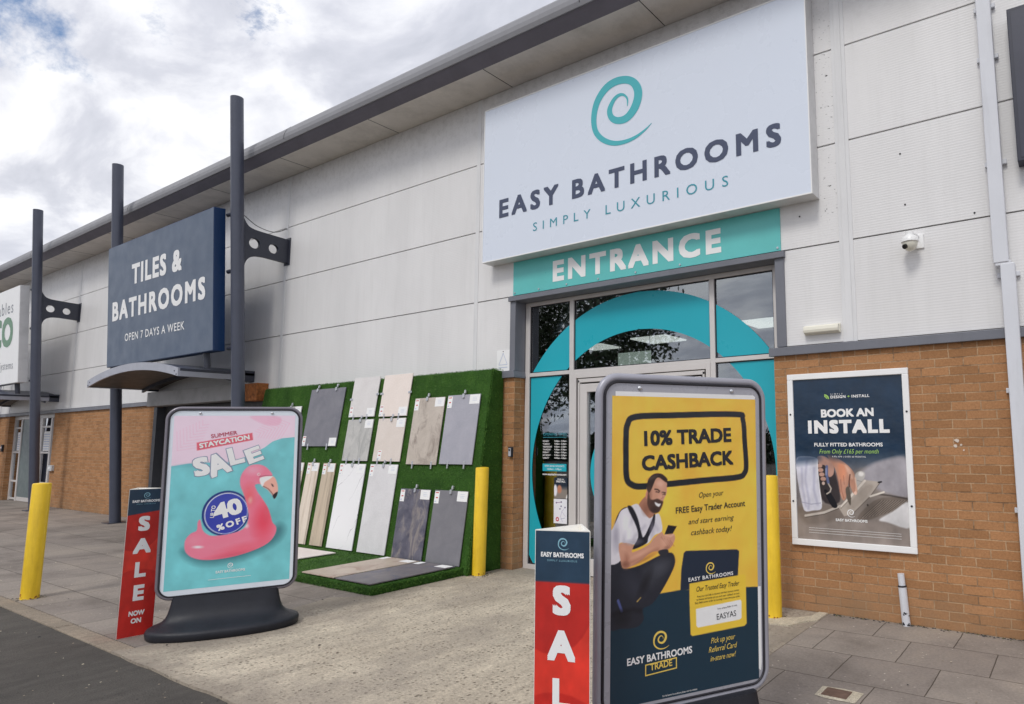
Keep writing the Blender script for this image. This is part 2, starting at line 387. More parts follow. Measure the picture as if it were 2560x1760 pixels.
SIGNW = M('sign_white_face', (.73, .79, .90, 1), .28, 0, .0, .6)
SIGNSIDE = M('sign_white_edge', A(196, 196, 197), .45, 0, .05, 4, 0, 100, .3)
TXNAVY = M('lettering_navy', A(62, 70, 94), .4, 0, .02)
TXTEAL = M('lettering_teal', A(54, 138, 154), .4, 0, .02)
SPTEAL = M('logo_teal', A(66, 164, 172), .4, 0, .02)
TEALB = M('teal_banner', A(92, 178, 176), .35, 0, .05, 1.2, .03, 60, .12)
TEALV = M('teal_window_vinyl', A(34, 156, 172), .35, 0, .03, 1.0, spec=.4)
WHITET = M('lettering_white', A(226, 228, 236), .4, 0, .02)
POLE = M('post_paint', A(66, 70, 84), .38, 0, .08, 3, .03, 60, .1, streak=True)
POLED = M('post_paint_dark', A(50, 53, 64), .45, 0, .08, 3)
CANL = M('canopy_fascia', A(150, 152, 162), .4, .1, .05, 3, 0, 100, .15)
CAND = M('canopy_soffit', A(92, 84, 78), .6, 0, .12, 3, .05, 60, .3)
BOXG = M('shutter_box_grey', A(150, 150, 152), .5, 0, .08, 3, .05, 60, .45)
RUST = M('rusted_steel', A(140, 84, 42), .85, 0, .55, 16, .4, 60, .8)
YELL = M('bollard_yellow', A(240, 182, 40), .45, 0, .10, 5, .10, 40, .38, streak=True)
BLACKP = M('black_moulded_plastic', A(31, 33, 40), .46, 0, .16, 7, .3, 260, .0, spec=.35)
BLACKG = M('black_rubber', A(34, 33, 40), .6)
SFRAME = M('sign_frame_dark', A(112, 108, 116), .35, .2, .06, 5)
SFRAMEG = M('sign_frame_grey', A(148, 148, 157), .38, .15, .05, 5, 0, 100, .08)
SMARG = M('sign_margin_pale', A(204, 212, 222), .22, 0, .03, 3)
SMARGG = M('sign_margin_grey', A(158, 158, 166), .3, .1, .03, 3)
METAL = M('zinc_clip', A(185, 187, 192), .3, .6, .08, 20)
CARD = M('paper_card', A(226, 228, 238), .6, 0, .02)
CARDT = M('card_print', A(176, 184, 204), .6)
REDT = M('price_red', A(186, 84, 84), .6)
REDM = M('maroon_panel', A(120, 36, 34), .5)
DARKIN = M('interior_dark', A(92, 94, 98), .8, 0, .3, 1.5)
FLOORIN = M('interior_floor', A(96, 96, 98), .3, 0, .2, 2)
CREAM = M('cream_plastic', A(212, 209, 196), .45, 0, .03, 5, 0, 100, .06)
WHITEPL = M('white_plastic', A(222, 222, 224), .35)
BLACKGL = M('black_glass', (.01, .01, .012, 1), .08)
def turf_mat():
    m, nt, b = newmat('artificial_turf'); o = nt.obj()
    c = nt.ramp(nt.noise(o, 2.5, 6, .65), [(.3, A(36, 68, 20)), (.55, A(50, 85, 28)), (.75, A(66, 100, 38))])
    f = nt.ramp(nt.noise(o, 90, 4, .7), [(.3, (.55, .55, .55, 1)), (.7, (1.3, 1.3, 1.25, 1))]); c = nt.mix(1, c, f, 'MULTIPLY')
    nt.l.new(c, b.inputs['Base Color']); b.inputs['Roughness'].default_value = .75; b.inputs['Specular IOR Level'].default_value = .2
    nt.l.new(nt.bump(nt.noise(o, 150, 4), .7, .01), b.inputs['Normal']); return m
TURF = turf_mat()
def blade_mat():
    m, nt, b = newmat('turf_blades'); o = nt.obj()
    c = nt.ramp(nt.noise(o, 45, 3, .6), [(.3, A(30, 60, 16)), (.5, A(54, 92, 30)), (.72, A(98, 132, 60))])
    p = nt.ramp(nt.noise(o, 2.5, 6, .65), [(.3, .78), (.7, 1.1)]); c = nt.mix(1, c, p, 'MULTIPLY')
    nt.l.new(c, b.inputs['Base Color']); b.inputs['Roughness'].default_value = .6; b.inputs['Specular IOR Level'].default_value = .25; return m
BLADE = blade_mat()
def slab_mat():
    m, nt, b = newmat('paving_slabs'); o = nt.obj()
    v = nt.mapping(o, loc=(-.06, .49, 0))
    wob = nt.noise(o, 3, 3); v2 = nt.new('ShaderNodeVectorMath', operation='ADD'); nt.l.new(v, v2.inputs[0])
    nt.l.new(nt.comb(nt.math('MULTIPLY', nt.math('SUBTRACT', wob, .5), .02), nt.math('MULTIPLY', nt.math('SUBTRACT', nt.noise(o, 2.3, 3), .5), .02), 0), v2.inputs[1])
    br = nt.new('ShaderNodeTexBrick'); nt.l.new(v2.outputs[0], br.inputs['Vector']); br.offset = .5
    br.inputs['Scale'].default_value = 1; br.inputs['Brick Width'].default_value = .6; br.inputs['Row Height'].default_value = .56
    br.inputs['Mortar Size'].default_value = .0045; br.inputs['Mortar Smooth'].default_value = .4
    br.inputs['Color1'].default_value = A(132, 124, 117); br.inputs['Color2'].default_value = A(123, 115, 109); br.inputs['Mortar'].default_value = A(76, 69, 62)
    c = br.outputs['Color']
    c = nt.mix(1, c, nt.ramp(nt.noise(o, 1.1, 7, .65, .4), [(.32, (.66, .65, .64, 1)), (.5, (1, 1, 1, 1)), (.68, (1.20, 1.19, 1.15, 1))]), 'MULTIPLY')
    c = nt.mix(1, c, nt.ramp(nt.noise(o, 48, 5, .75), [(.3, (.8, .8, .8, 1)), (.7, (1.18, 1.18, 1.18, 1))]), 'MULTIPLY')
    spots = nt.ramp(nt.noise(o, 26, 2, .5), [(.70, 0), (.74, .8)]); c = nt.mix(spots, c, A(186, 178, 166))
    nt.l.new(c, b.inputs['Base Color']); b.inputs['Roughness'].default_value = .85; b.inputs['Specular IOR Level'].default_value = .3
    h = nt.math('SUBTRACT', nt.math('MULTIPLY', nt.noise(o, 60, 5, .7), .3), br.outputs['Fac'])
    nt.l.new(nt.bump(h, .6, .006), b.inputs['Normal']); return m
def ground_mat(name, c0, c1, pits, pitcol, sc=1.0, fine=95, bstr=.8, blotch=None, edge=False):
    m, nt, b = newmat(name); o = nt.obj()
    c = nt.mix(nt.ramp(nt.noise(o, .9 * sc, 7, .65), [(.33, 0), (.67, 1)]), c0, c1)
    c = nt.mix(1, c, nt.ramp(nt.noise(nt.mapping(o, rot=(0, 0, .35), sc=(1, .35, 1)), 9 * sc, 5, .7), [(.3, (.82, .82, .82, 1)), (.7, (1.14, 1.14, 1.12, 1))]), 'MULTIPLY')
    n = nt.noise(o, fine, 4, .7); c = nt.mix(1, c, nt.ramp(n, [(.3, (.70, .70, .70, 1)), (.7, (1.25, 1.25, 1.25, 1))]), 'MULTIPLY')
    vo = nt.new('ShaderNodeTexVoronoi'); nt.l.new(o, vo.inputs['Vector']); vo.inputs['Scale'].default_value = fine * .55
    pit = nt.math('MULTIPLY', nt.math('SUBTRACT', 1, nt.step(vo.outputs['Distance'], .12, .36)), nt.ramp(nt.noise(nt.mapping(o, sc=(1, .5, 1)), 6, 5, .7), [(.38, .15), (.6, pits)]))
    c = nt.mix(pit, c, pitcol)
    if blotch: c = nt.mix(nt.ramp(nt.noise(o, .75, 8, .7, .3), [(.46, 0), (.66, .75)]), c, blotch)
    if edge:      # grey traffic dirt creeping in from the paving sides, the wall foot and the kerb
        x, y, z = nt.sep(o); wn = nt.math('MULTIPLY', nt.math('SUBTRACT', nt.noise(o, 2.4, 7, .7), .5), 1.5)
        dl = nt.math('ADD', nt.math('SUBTRACT', x, -3.75), wn); dr = nt.math('ADD', nt.math('SUBTRACT', .45, x), wn); dw = nt.math('ADD', nt.math('MULTIPLY', y, -1.0), wn); dk_ = nt.math('ADD', nt.math('ADD', y, 3.92), nt.math('MULTIPLY', wn, .6))
        m_ = nt.math('MINIMUM', nt.math('MINIMUM', dl, dr), nt.math('MINIMUM', dw, nt.math('MULTIPLY', dk_, 2.2)))
        e_ = nt.math('SUBTRACT', 1, nt.step(m_, -.05, .55)); c = nt.mix(nt.math('MULTIPLY', e_, .65), c, A(128, 119, 109))
        tr = nt.ramp(nt.noise(nt.mapping(o, rot=(0, 0, .12), sc=(2.2, .22, 1)), 1.6, 6, .65), [(.52, 0), (.72, .35)]); c = nt.mix(tr, c, A(104, 96, 88))
    nt.l.new(c, b.inputs['Base Color']); b.inputs['Roughness'].default_value = .9; b.inputs['Specular IOR Level'].default_value = .25
    h = nt.math('SUBTRACT', n, pit); nt.l.new(nt.bump(h, bstr, .008), b.inputs['Normal']); return m
SLAB = slab_mat()
CONC = ground_mat('worn_concrete', A(164, 153, 138), A(188, 177, 160), .85, A(82, 73, 62), 1.0, 48, 1.0, A(134, 125, 116), edge=True)
ASPH = ground_mat('asphalt', A(72, 69, 66), A(87, 83, 79), .7, A(52, 50, 48), 1.0, 120, .9)
KERB = ground_mat('kerb_concrete', A(122, 113, 102), A(142, 130, 116), .6, A(92, 84, 76), 2.0, 90, .6)
MORT = ground_mat('mortar', A(170, 160, 142), A(190, 182, 166), .5, A(110, 100, 86), 3, 120, .7)
def stone_mat(name, c0, c1, scale=3, mode='cloud', c2=None, rough=.45):
    m, nt, b = newmat(name); o = nt.obj()
    if mode == 'wood':
        v = nt.mapping(o, sc=(14, 14, .9)); n = nt.noise(v, 1.6, 7, .6, .6)
        c = nt.ramp(n, [(.3, c1), (.5, c0), (.72, c0)])
        g = nt.ramp(nt.noise(nt.mapping(o, sc=(60, 60, 1.5)), 2, 5, .6), [(.35, .82), (.65, 1.1)]); c = nt.mix(1, c, g, 'MULTIPLY')
        if c2: c = nt.mix(nt.ramp(nt.noise(nt.mapping(o, sc=(9, 9, .7)), 1.3, 5, .55, .8), [(.57, 0), (.68, .8)]), c, c2)
    elif mode == 'marble':
        w1 = nt.noise(o, 1.3, 5, .6); x, y, z = nt.sep(o)
        t = nt.math('ADD', nt.math('ADD', nt.math('MULTIPLY', x, 1.4), nt.math('MULTIPLY', z, -1.0)), nt.math('MULTIPLY', w1, 1.15))
        vein = nt.math('ABSOLUTE', nt.math('SINE', nt.math('MULTIPLY', t, 5.2), 0), 0)
        k = nt.math('MULTIPLY', nt.math('SUBTRACT', 1, nt.step(vein, .0, .075)), nt.ramp(nt.noise(o, 2.6, 4), [(.42, 0), (.6, .8)]))
        c = nt.mix(k, c0, c1)
    else:
        c = nt.ramp(nt.noise(o, scale, 8, .65, .5), [(.32, c0), (.68, c1)])
        if c2: c = nt.mix(nt.ramp(nt.noise(nt.mapping(o, loc=(2, 1, 3), sc=(1.5, 1.5, .8)), scale * .7, 8, .7, 1.2), [(.52, 0), (.66, .85)]), c, c2)
        c = nt.mix(1, c, nt.ramp(nt.noise(o, 70, 4, .7), [(.3, .92), (.7, 1.06)]), 'MULTIPLY')
    nt.l.new(c, b.inputs['Base Color']); b.inputs['Roughness'].default_value = rough
    return m
def glass_mat():
    m, nt, b = newmat('window_glass'); n = nt.n; n.remove(b)
    tr = nt.new('ShaderNodeBsdfTransparent'); tr.inputs[0].default_value = (.62, .66, .66, 1)
    gl = nt.new('ShaderNodeBsdfGlossy'); gl.inputs['Roughness'].default_value = .012; gl.inputs[0].default_value = (.92, .95, 1, 1)
    fr = nt.new('ShaderNodeFresnel'); fr.inputs[0].default_value = 1.5
    f = nt.math('ADD', nt.math('MULTIPLY', fr.outputs[0], 1.4), .17, True)
    nt.l.new(nt.bump(nt.noise(nt.obj(), 1.1, 2), .12, .01), gl.inputs['Normal'])
    mx = nt.new('ShaderNodeMixShader'); nt.l.new(f, mx.inputs[0]); nt.l.new(tr.outputs[0], mx.inputs[1]); nt.l.new(gl.outputs[0], mx.inputs[2])
    nt.l.new(mx.outputs[0], nt.n['Material Output'].inputs[0]); return m
GLASS = glass_mat()
def emis(name, col, st):
    m, nt, b = newmat(name); b.inputs['Base Color'].default_value = col
    b.inputs['Emission Color'].default_value = col; b.inputs['Emission Strength'].default_value = st; return m
LAMP = emis('lit_ceiling_panel', (1, .98, .92, 1), 1.5)

# ------------------------------------------------------------------ ground
g = MB(); g.add([(-160, -160, -.016), (160, -160, -.016), (160, 60, -.016), (-160, 60, -.016)], [(0, 1, 2, 3)])
g.build('car_park', ASPH, kind='structure')
g = MB(); g.box(-60, 30, -3.775, 2.0, -.2, 0); g.build('pavement', SLAB, kind='structure')
g = MB()
x = -60.0
while x < 30:
    g.box(x + .004, min(x + .911, 30), -3.915 + random.uniform(-.004, .004), -3.777, -.2, -.002 + random.uniform(-.003, .003)); x += .915
g.build('kerb', KERB, kind='structure', bevel=.008)
def sheet(name, pts, z0, z1, m, **k):
    b = MB(); n = len(pts)
    b.add([(x, y, z1) for x, y in pts] + [(x, y, z0) for x, y in pts], [tuple(range(n))] + [(i, i + n, (i + 1) % n + n, (i + 1) % n) for i in range(n)])
    return b.build(name, m, **k)
edge_l = [(-3.72, .20), (-3.74, -1.2), (-3.80, -1.80), (-3.93, -1.90), (-4.08, -2.02), (-4.00, -2.30), (-3.86, -2.75), (-3.76, -3.2), (-3.76, -3.60), (-3.80, -3.80), (-3.84, -3.92)]
edge_l = [(p[0] + random.uniform(-.018, .018) * (0 < i < 10), p[1]) for i, p in enumerate(edge_l)]
edge_r = [(-1.9, -3.945), (-.5, -3.935), (.42, -3.92), (.445, -2.0), (.45, -1.0), (.455, -.02), (.0, -.02), (-.02, .20)]
jit = []
for i in range(26):
    t = i / 25; jit.append((-3.86 + t * 4.28, -3.925 + random.uniform(-.010, .008)))
sheet('concrete_apron', edge_l[:-1] + jit + edge_r[3:], -.03, .0035, CONC, kind='structure')
sheet('mortar_patch', [(.03, -.50), (.14, -.62), (.30, -.60), (.36, -.42), (.45, -.30), (.452, -.03), (.37, -.03), (.36, -.2), (.25, -.33), (.12, -.40)], 0, .014, MORT, kind='structure')
# fine loose grit and pale specks lying over the paving, apron and asphalt
g = MB()
for i in range(900):
    if i < 520: x, y, z = random.uniform(-12, 4), random.uniform(-3.7, -.05), .006
    else: x, y, z = random.uniform(-9, 1.5), random.uniform(-5.6, -3.85), -.015
    if -9.2 < x < -3.6 and y > -1.8: continue
    r = random.choice((.003, .004, .005, .006, .010)) * random.uniform(.7, 1.3); a = random.uniform(0, 3)
    P = [(x + r * math.cos(a + k * 1.26) * random.uniform(.6, 1.3), y + r * math.sin(a + k * 1.26) * random.uniform(.6, 1.3), z + .001) for k in range(5)]
    g.add(P + [(x, y, z + r * .6)], [(k, (k + 1) % 5, 5) for k in range(5)], random.choice((0, 0, 1, 1, 2)))
for i in range(420):
    x, y = (random.uniform(.46, 3.2), -abs(random.gauss(0, .022)) - .004) if i < 300 else (random.uniform(-19.5, -14), -abs(random.gauss(0, .03)) - .004)
    r = random.uniform(.004, .013); a = random.uniform(0, 3)
    P = [(x + r * math.cos(a + k * 1.26) * random.uniform(.6, 1.6), y + r * .7 * math.sin(a + k * 1.26), .001) for k in range(5)]
    g.add(P + [(x, y, r * .7)], [(k, (k + 1) % 5, 5) for k in range(5)], random.choice((1, 2, 2, 3)))
for bx, by, br_ in ((-6.744, -3.66, .085), (-3.617, -.42, .085), (.075, -.385, .085), (-13.9, -.532, .11), (-18.74, -.532, .11)):  # dark grit ringed round the feet, standing in for contact shade
    for i in range(60):
        a = random.uniform(0, 6.28); q = br_ + abs(random.gauss(0, .03)); r = random.uniform(.003, .010); x, y = bx + q * math.cos(a), by + q * math.sin(a)
        P = [(x + r * math.cos(k * 1.26) * random.uniform(.6, 1.6), y + r * math.sin(k * 1.26), .0065) for k in range(5)]
        g.add(P + [(x, y, .0065 + r * .6)], [(k, (k + 1) % 5, 5) for k in range(5)], random.choice((1, 2, 3, 3)))
o = g.build('loose_grit', [MORT, KERB, DARKJ, M('dry_moss', A(84, 82, 58), .9)]); tag(o, 'fine pale and dark grit scattered over paving and asphalt', 'grit', kind='stuff')

# ------------------------------------------------------------------ building
B = thing('retail_building', 'long single storey retail shed in pale ribbed cladding over buff brick', 'building', (0, 0, 0))
JZ = [2.462, 3.424, 4.396, 5.354, 6.30]
SEAMS = [-45, -38.1, -33.3, -28.4, -23.6, -18.80, -13.94, -9.05, -4.215, .755, 5.6, 10.4, 14]
wall = MB()
for a, b_ in zip(SEAMS[:-1], SEAMS[1:]):
    for z0, z1 in zip(JZ[:-1], JZ[1:]):
        segs = [(a, b_)]
        if a == -4.215 and z0 == JZ[0]: segs = [(a, -3.56), (.125, b_)]
        for s0, s1 in segs: wall.box(s0 + .004, s1 - .004, .0, .08, z0 + .007, z1 - .007)
wall.build('cladding', CLAD, B)
bk = MB(); bk.box(-45, -3.5, .083, .16, 2.4, 6.35); bk.box(.1, 14, .083, .16, 2.4, 6.35); bk.box(-3.5, .1, .083, .16, 3.425, 6.35); bk.build('backing', DARKJ, B)
st = MB()
for x in SEAMS[1:-1]:
    if x == .755: st.box(.69, .82, -.008, 0, 2.463, 6.29); st.box(.725, .785, -.016, -.008, 2.463, 6.29)
    else: st.box(x - .035, x + .035, -.006, 0, 2.463, 6.29)
st.split('cover_strip', STRIP, B, bevel=.002)
def brickwall(x0, x1, y1=.25, y0=0.0):
    b = MB(); b.box(x0, x1, y0, y1, -.1, 2.325); b.build('brick_wall', BRICK, B)
    b = MB(); b.box(x0, x1, y0, y1, 2.3255, 2.40); b.build('brick_header_course', BRICKH, B)
brickwall(0, 14); brickwall(-3.66, -3.483, .245); brickwall(-9.36, -3.661); brickwall(-19.83, -13.87); brickwall(-45, -23.5)
def flash(x0, x1):
    b = MB(); b.prism_x([(-.045, 2.376), (-.045, 2.455), (-.001, 2.4635), (-.001, 2.376)], x0, x1); b.build('flashing', TRIM, B, bevel=.003)
flash(-.035, 14); flash(-9.36, -3.69); flash(-45, -13.78)
fx = MB()
FIX = [(1.275, 4.142), (1.294, 3.66), (1.848, 3.474), (.312, 3.739)]
for x, z in FIX: fx.cyl((x, -.001, z), (x, -.005, z), .008, 8)
fx.split('fixing', DARKJ, B)
# mastic residue on the brick at the right
rs = MB()
for cx, cz, q in ((1.60, 1.55, .020), (1.588, 1.505, .015), (1.632, 1.515, .010), (1.648, 1.47, .008)):
    rs.prism(spline([(cx + q * math.cos(t) * random.uniform(.6, 1.2), cz + q * .9 * math.sin(t) * random.uniform(.6, 1.2)) for t in np.linspace(0, 2 * math.pi, 8)[:-1]], 3), -.006, .002)
rs.split('mastic_residue', M('mastic', A(196, 184, 172), .7), B)
# eaves
E0, E1 = -45, 14
e = MB(); e.box(E0, E1, -.54, .1, 6.297, 6.312); e.build('eaves_soffit', SOFF, B)
e = MB(); x = E0 + .6
while x < E1:
    e.box(x - .004, x + .004, -.535, -.005, 6.2935, 6.2965); x += 2.4
e.split('soffit_joint', DARKJ, B)
e = MB(); e.prism_x([(-.541, 6.290), (-.575, 6.318), (-.635, 6.372), (-.672, 6.412), (-.672, 6.43), (-.541, 6.43)], E0, E1); e.build('bullnose_underside', EAVE_SHADE, B)  # underside of the bullnose, its shade put into the darker metal colour
e = MB(); e.prism_x([(-.690, 6.4135), (-.705, 6.47), (-.700, 6.535), (-.662, 6.632), (-.60, 6.700), (-.50, 6.735), (-.50, 6.4135)], E0, E1); e.build('eaves_bullnose', EAVE, B, smooth=False)
e = MB()
for x in (-38.6, -32.5, -26.4, -20.2, -14.1, -8.0, -1.9, 4.2, 10.3):
    e.prism_x([(-.692, 6.43), (-.7075, 6.47), (-.7025, 6.536), (-.664, 6.634), (-.601, 6.703), (-.60, 6.70), (-.66, 6.63), (-.70, 6.535), (-.704, 6.47), (-.690, 6.43)], x, x + .012)
e.split('bullnose_joint', ALUD, B)
e = MB(); e.add([(E0, -.5, 6.736), (E1, -.5, 6.736), (E1, 14, 7.9), (E0, 14, 7.9), (E0, -.5, 6.69), (E1, -.5, 6.69), (E1, 14, 7.85), (E0, 14, 7.85)], [(0, 1, 2, 3), (7, 6, 5, 4), (0, 4, 5, 1), (1, 5, 6, 2), (2, 6, 7, 3), (3, 7, 4, 0)]); e.build('roof', ROOFM, B)
e = MB(); e.box(E0, E0 + .2, .17, 14, -.1, 6.5); e.box(E1 - .2, E1, .17, 14, -.1, 6.5); e.box(E0, E1, 13.8, 14, -.1, 7.7); e.build('rear_wall', CLAD, B)
# rainwater pipes
d = MB(); d.box(1.975, 2.085, -.135, -.035, 2.985, 6.29); d.box(2.02, 2.125, -.13, -.03, 0.03, 2.975); d.box(1.985, 2.10, -.128, -.042, 2.96, 3.0)
dp = d.build('downpipe', DOWN, B, bevel=.006)
for z, x in ((5.26, 2.03), (4.80, 2.03), (3.86, 2.035), (2.90, 2.07), (1.95, 2.075), (1.0, 2.075)):
    b = MB(); b.box(x - .082, x + .082, -.034, .0, z - .020, z + .020); b.build('pipe_bracket', DOWN, dp, bevel=.003)
d = MB(); d.tube(spline([(-24.4, -.62, 6.28), (-24.4, -.58, 6.12), (-24.4, -.36, 5.86), (-24.4, -.14, 5.66), (-24.4, -.09, 5.5), (-24.4, -.09, 5.3)], 4, closed=False) + [(-24.4, -.09, 0)], .055, 10)
d.build('rainwater_pipe', DOWN, B, smooth=True)
d = MB(); d.tube([(-10.1, -.82, 5.52)] + spline([(-8.98, -.84, 5.28), (-8.93, -.55, 5.16), (-8.93, -.2, 5.17), (-8.95, -.02, 5.26)], 5, closed=False)[0:], .006, 5); d.v = [v for v in d.v]
b = MB(); b.tube(spline([(-8.96, -.80, 5.36), (-8.97, -.55, 5.22), (-9.0, -.25, 5.20), (-9.04, -.012, 5.33)], 6, closed=False), .006, 6); b.build('loose_cable', BLACKG, B)

# ------------------------------------------------------------------ shopfront
SF = MB()
SF.prism_x([(-.048, 3.352), (-.048, 3.412), (.0, 3.424), (.17, 3.424), (.17, 3.352)], -3.575, .152); SF.build('lintel_trim', TRIM, B, bevel=.003)
b = MB(); b.box(-3.562, -3.470, -.020, .168, 2.462, 3.3515); b.box(.044, .140, -.020, .168, 2.465, 3.3515); b.split('reveal_trim', TRIM, B, bevel=.003)
b = MB(); b.prism([(-3.69, 2.372), (-3.455, 2.372), (-3.455, 2.395), (-3.47, 2.461), (-3.69, 2.461)], -.045, .19); b.build('pier_cap', TRIM, B, bevel=.004)
fr = MB(); y0, y1 = .172, .235
fr.box(-3.470, -3.398, y0, y1, .0, 3.35); fr.box(-.060, .004, y0, y1, .0, 3.35)
fr.box(-3.398, -.060, y0, y1, 3.30, 3.35); fr.box(-2.737, -2.672, y0, y1, 0, 3.30); fr.box(-.792, -.732, y0, y1, 0, 3.30)
for x0, x1 in ((-3.398, -2.737), (-2.672, -.792), (-.732, -.060)): fr.box(x0, x1, y0, y1, 2.385, 2.432)
fr.box(-3.398, -2.737, y0, y1, 0, .058); fr.box(-.732, -.060, y0, y1, 0, .058)
fr.build('shopfront_frame', ALU, B, bevel=.004)
gk = MB()
def gasket(x0, x1, z0, z1):
    t = .010
    for a in ((x0, x0 + t, z0, z1), (x1 - t, x1, z0, z1), (x0 + t, x1 - t, z0, z0 + t), (x0 + t, x1 - t, z1 - t, z1)): gk.box(a[0], a[1], .190, .21, a[2], a[3])
PANES = [(-3.398, -2.737, 2.432, 3.30), (-2.672, -.792, 2.432, 3.30), (-.732, -.060, 2.432, 3.30), (-3.398, -2.737, .058, 2.385), (-.732, -.060, .058, 2.385)]
for x0, x1, z0, z1 in PANES: gasket(x0, x1, z0, z1)
gk.build('glazing_gasket', BLACKG, B)
for x0, x1, z0, z1 in PANES:
    b = MB(); b.box(x0 + .002, x1 - .002, .202, .208, z0 + .002, z1 - .002); b.build('pane', GLASS, B)
def clip(P, x0, x1, z0, z1):
    for ax, val, sg in ((0, x0, 1), (0, x1, -1), (1, z0, 1), (1, z1, -1)):
        Q = []
        for i in range(len(P)):
            p, q = P[i], P[(i + 1) % len(P)]; ip = (p[ax] - val) * sg >= 0; iq = (q[ax] - val) * sg >= 0
            if ip: Q.append(p)
            if ip != iq:
                t = (val - p[ax]) / (q[ax] - p[ax]); Q.append((p[0] + t * (q[0] - p[0]), p[1] + t * (q[1] - p[1])))
        P = Q
        if not P: return P
    return P
def arc_ring(cx, zc, R, zi, r, a0, a1, n=90):
    T = [math.radians(a0 + (a1 - a0) * i / n) for i in range(n + 1)]
    return [(cx + R * math.cos(t), zc + R * math.sin(t)) for t in T] + [(cx + r * math.cos(t), zi + r * math.sin(t)) for t in reversed(T)]
vn = MB()
def ringcells(x0, x1, z0, z1, test):      # the part of a pane where test is true, as horizontal strips
    n = 120
    for i in range(n):
        za, zb = z0 + (z1 - z0) * i / n, z0 + (z1 - z0) * (i + 1) / n
        A_, B_ = test(za, x0, x1), test(zb, x0, x1)
        for sa, sb in zip(A_, B_):
            if sa and sb and (sa[1] - sa[0] > 1e-4 or sb[1] - sb[0] > 1e-4):
                vn.add([(sa[0], .196, za), (sa[1], .196, za), (sb[1], .196, zb), (sb[0], .196, zb)], [(0, 1, 2, 3)])
CX = -1.722
def half(z, zc, r): q = r * r - (z - zc) ** 2; return math.sqrt(q) if q > 0 else 0
def test(z, x0, x1):
    o = half(z, 1.28, 2.005); i = half(z, 1.215, 1.63)
    L = (max(x0, CX - o), min(x1, CX - i)); R = (max(x0, CX + i), min(x1, CX + o))
    return ((L if L[1] > L[0] else (L[0], L[0])), (R if R[1] > R[0] else (R[1], R[1])))
for i, (x0, x1, z0, z1) in enumerate(PANES):
    zz = z0 if i != 4 else .95
    ringcells(x0 + .012, x1 - .012, zz + .012, z1 - .012, test)
vn.build('window_vinyl', TEALV, B)
b = MB(); b.flat([(-.72, .07), (-.072, .07), (-.072, .955), (-.16, .90), (-.4, .66), (-.72, .5)], .1955); b.build('maroon_vinyl', REDM, B)
# entrance door, two glazed leaves
for x0, x1, hx in ((-2.560, -1.742, -1.80), (-1.734, -.905, -1.68)):
    dm = MB()
    dm.box(x0, x0 + .105, .16, .225, .012, 2.25); dm.box(x1 - .105, x1, .16, .225, .012, 2.25)
    dm.box(x0 + .105, x1 - .105, .16, .225, 2.15, 2.25); dm.box(x0 + .105, x1 - .105, .16, .225, .012, .20)
    do = dm.build('door', ALU, B, bevel=.004)
    b = MB(); b.box(x0 + .107, x1 - .107, .195, .201, .202, 2.148); b.build('door_pane', GLASS, do)
    b = MB(); b.tube([(hx, .16, .75), (hx, .115, .75), (hx, .115, 1.5), (hx, .16, 1.5)], .014, 8); b.build('handle', METAL, do)
    vn = MB()
    def t2(z, a, c):
        o_ = half(z, 1.19, .70); i_ = half(z, 1.19, .44)
        L = (max(a, CX - o_), min(c, CX - i_)); R = (max(a, CX + i_), min(c, CX + o_))
        return ((L if L[1] > L[0] else (L[0], L[0])), (R if R[1] > R[0] else (R[1], R[1])))
    ringcells(x0 + .108, x1 - .108, .48, 1.9, t2)
    for k, v in enumerate(vn.v): vn.v[k] = (v[0], .1915, v[2])
    vn.build('door_vinyl', TEALV, do)
b = MB(); b.box(-2.672, -2.625, .165, .23, .0, 2.385); b.box(-.845, -.792, .165, .23, .0, 2.385); b.box(-2.625, -.845, .165, .23, 2.325, 2.385)
b.box(-2.60, -2.575, .172, .228, .0, 2.30); b.box(-.89, -.865, .172, .228, 0, 2.30); b.box(-2.60, -.865, .172, .228, 2.27, 2.315); b.build('door_frame', ALU, B, bevel=.003)
# opening hours and small posters on the left pane
oh = MB(); yv = .1945
line(oh, 'OPENING TIMES', (-3.172, 1.638), (-2.790, 1.636), .032, yv, 1, .0)
oh.flat([(-3.172, 1.612), (-2.792, 1.612), (-2.792, 1.618), (-3.172, 1.618)], yv, 1)
for i, (dname, hrs) in enumerate((('MONDAY', '9.00am - 5.30pm'), ('TUESDAY', '9.00am - 5.30pm'), ('WEDNESDAY', '9.00am - 5.30pm'), ('THURSDAY', '9.00am - 5.30pm'), ('FRIDAY', '9.00am - 5.30pm'), ('SATURDAY', '9.00am - 5.00pm'), ('SUNDAY', '10.00am - 4.00pm'))):
    z = 1.558 - i * .0345; wl = {6: .10, 7: .115, 9: .15, 8: .13}[len(dname)]
    line(oh, dname, (-3.175, z), (-3.175 + wl, z), .020, yv, 0, .02); line(oh, hrs, (-2.985, z), (-2.795, z), .020, yv, 0, .02)
line(oh, 'www.easybathrooms.com', (-3.178, 1.150), (-2.792, 1.150), .026, yv, 0, .03)
oh.flat([(-3.175, 1.200), (-2.792, 1.200), (-2.792, 1.290), (-3.175, 1.290)], yv, 2)
line(oh, 'OPEN BANK HOLIDAYS', (-3.14, 1.252), (-2.825, 1.252), .022, yv - .001, 0, .01); line(oh, '10.00am - 4.00pm', (-3.10, 1.215), (-2.87, 1.215), .022, yv - .001, 0, .01)
oh.build('opening_times_lettering', [WHITET, TXTEAL, TEALV], B)
cv = Canvas(-2.985, -2.776, .876, 1.125, 60, 70, (30, 42, 58))
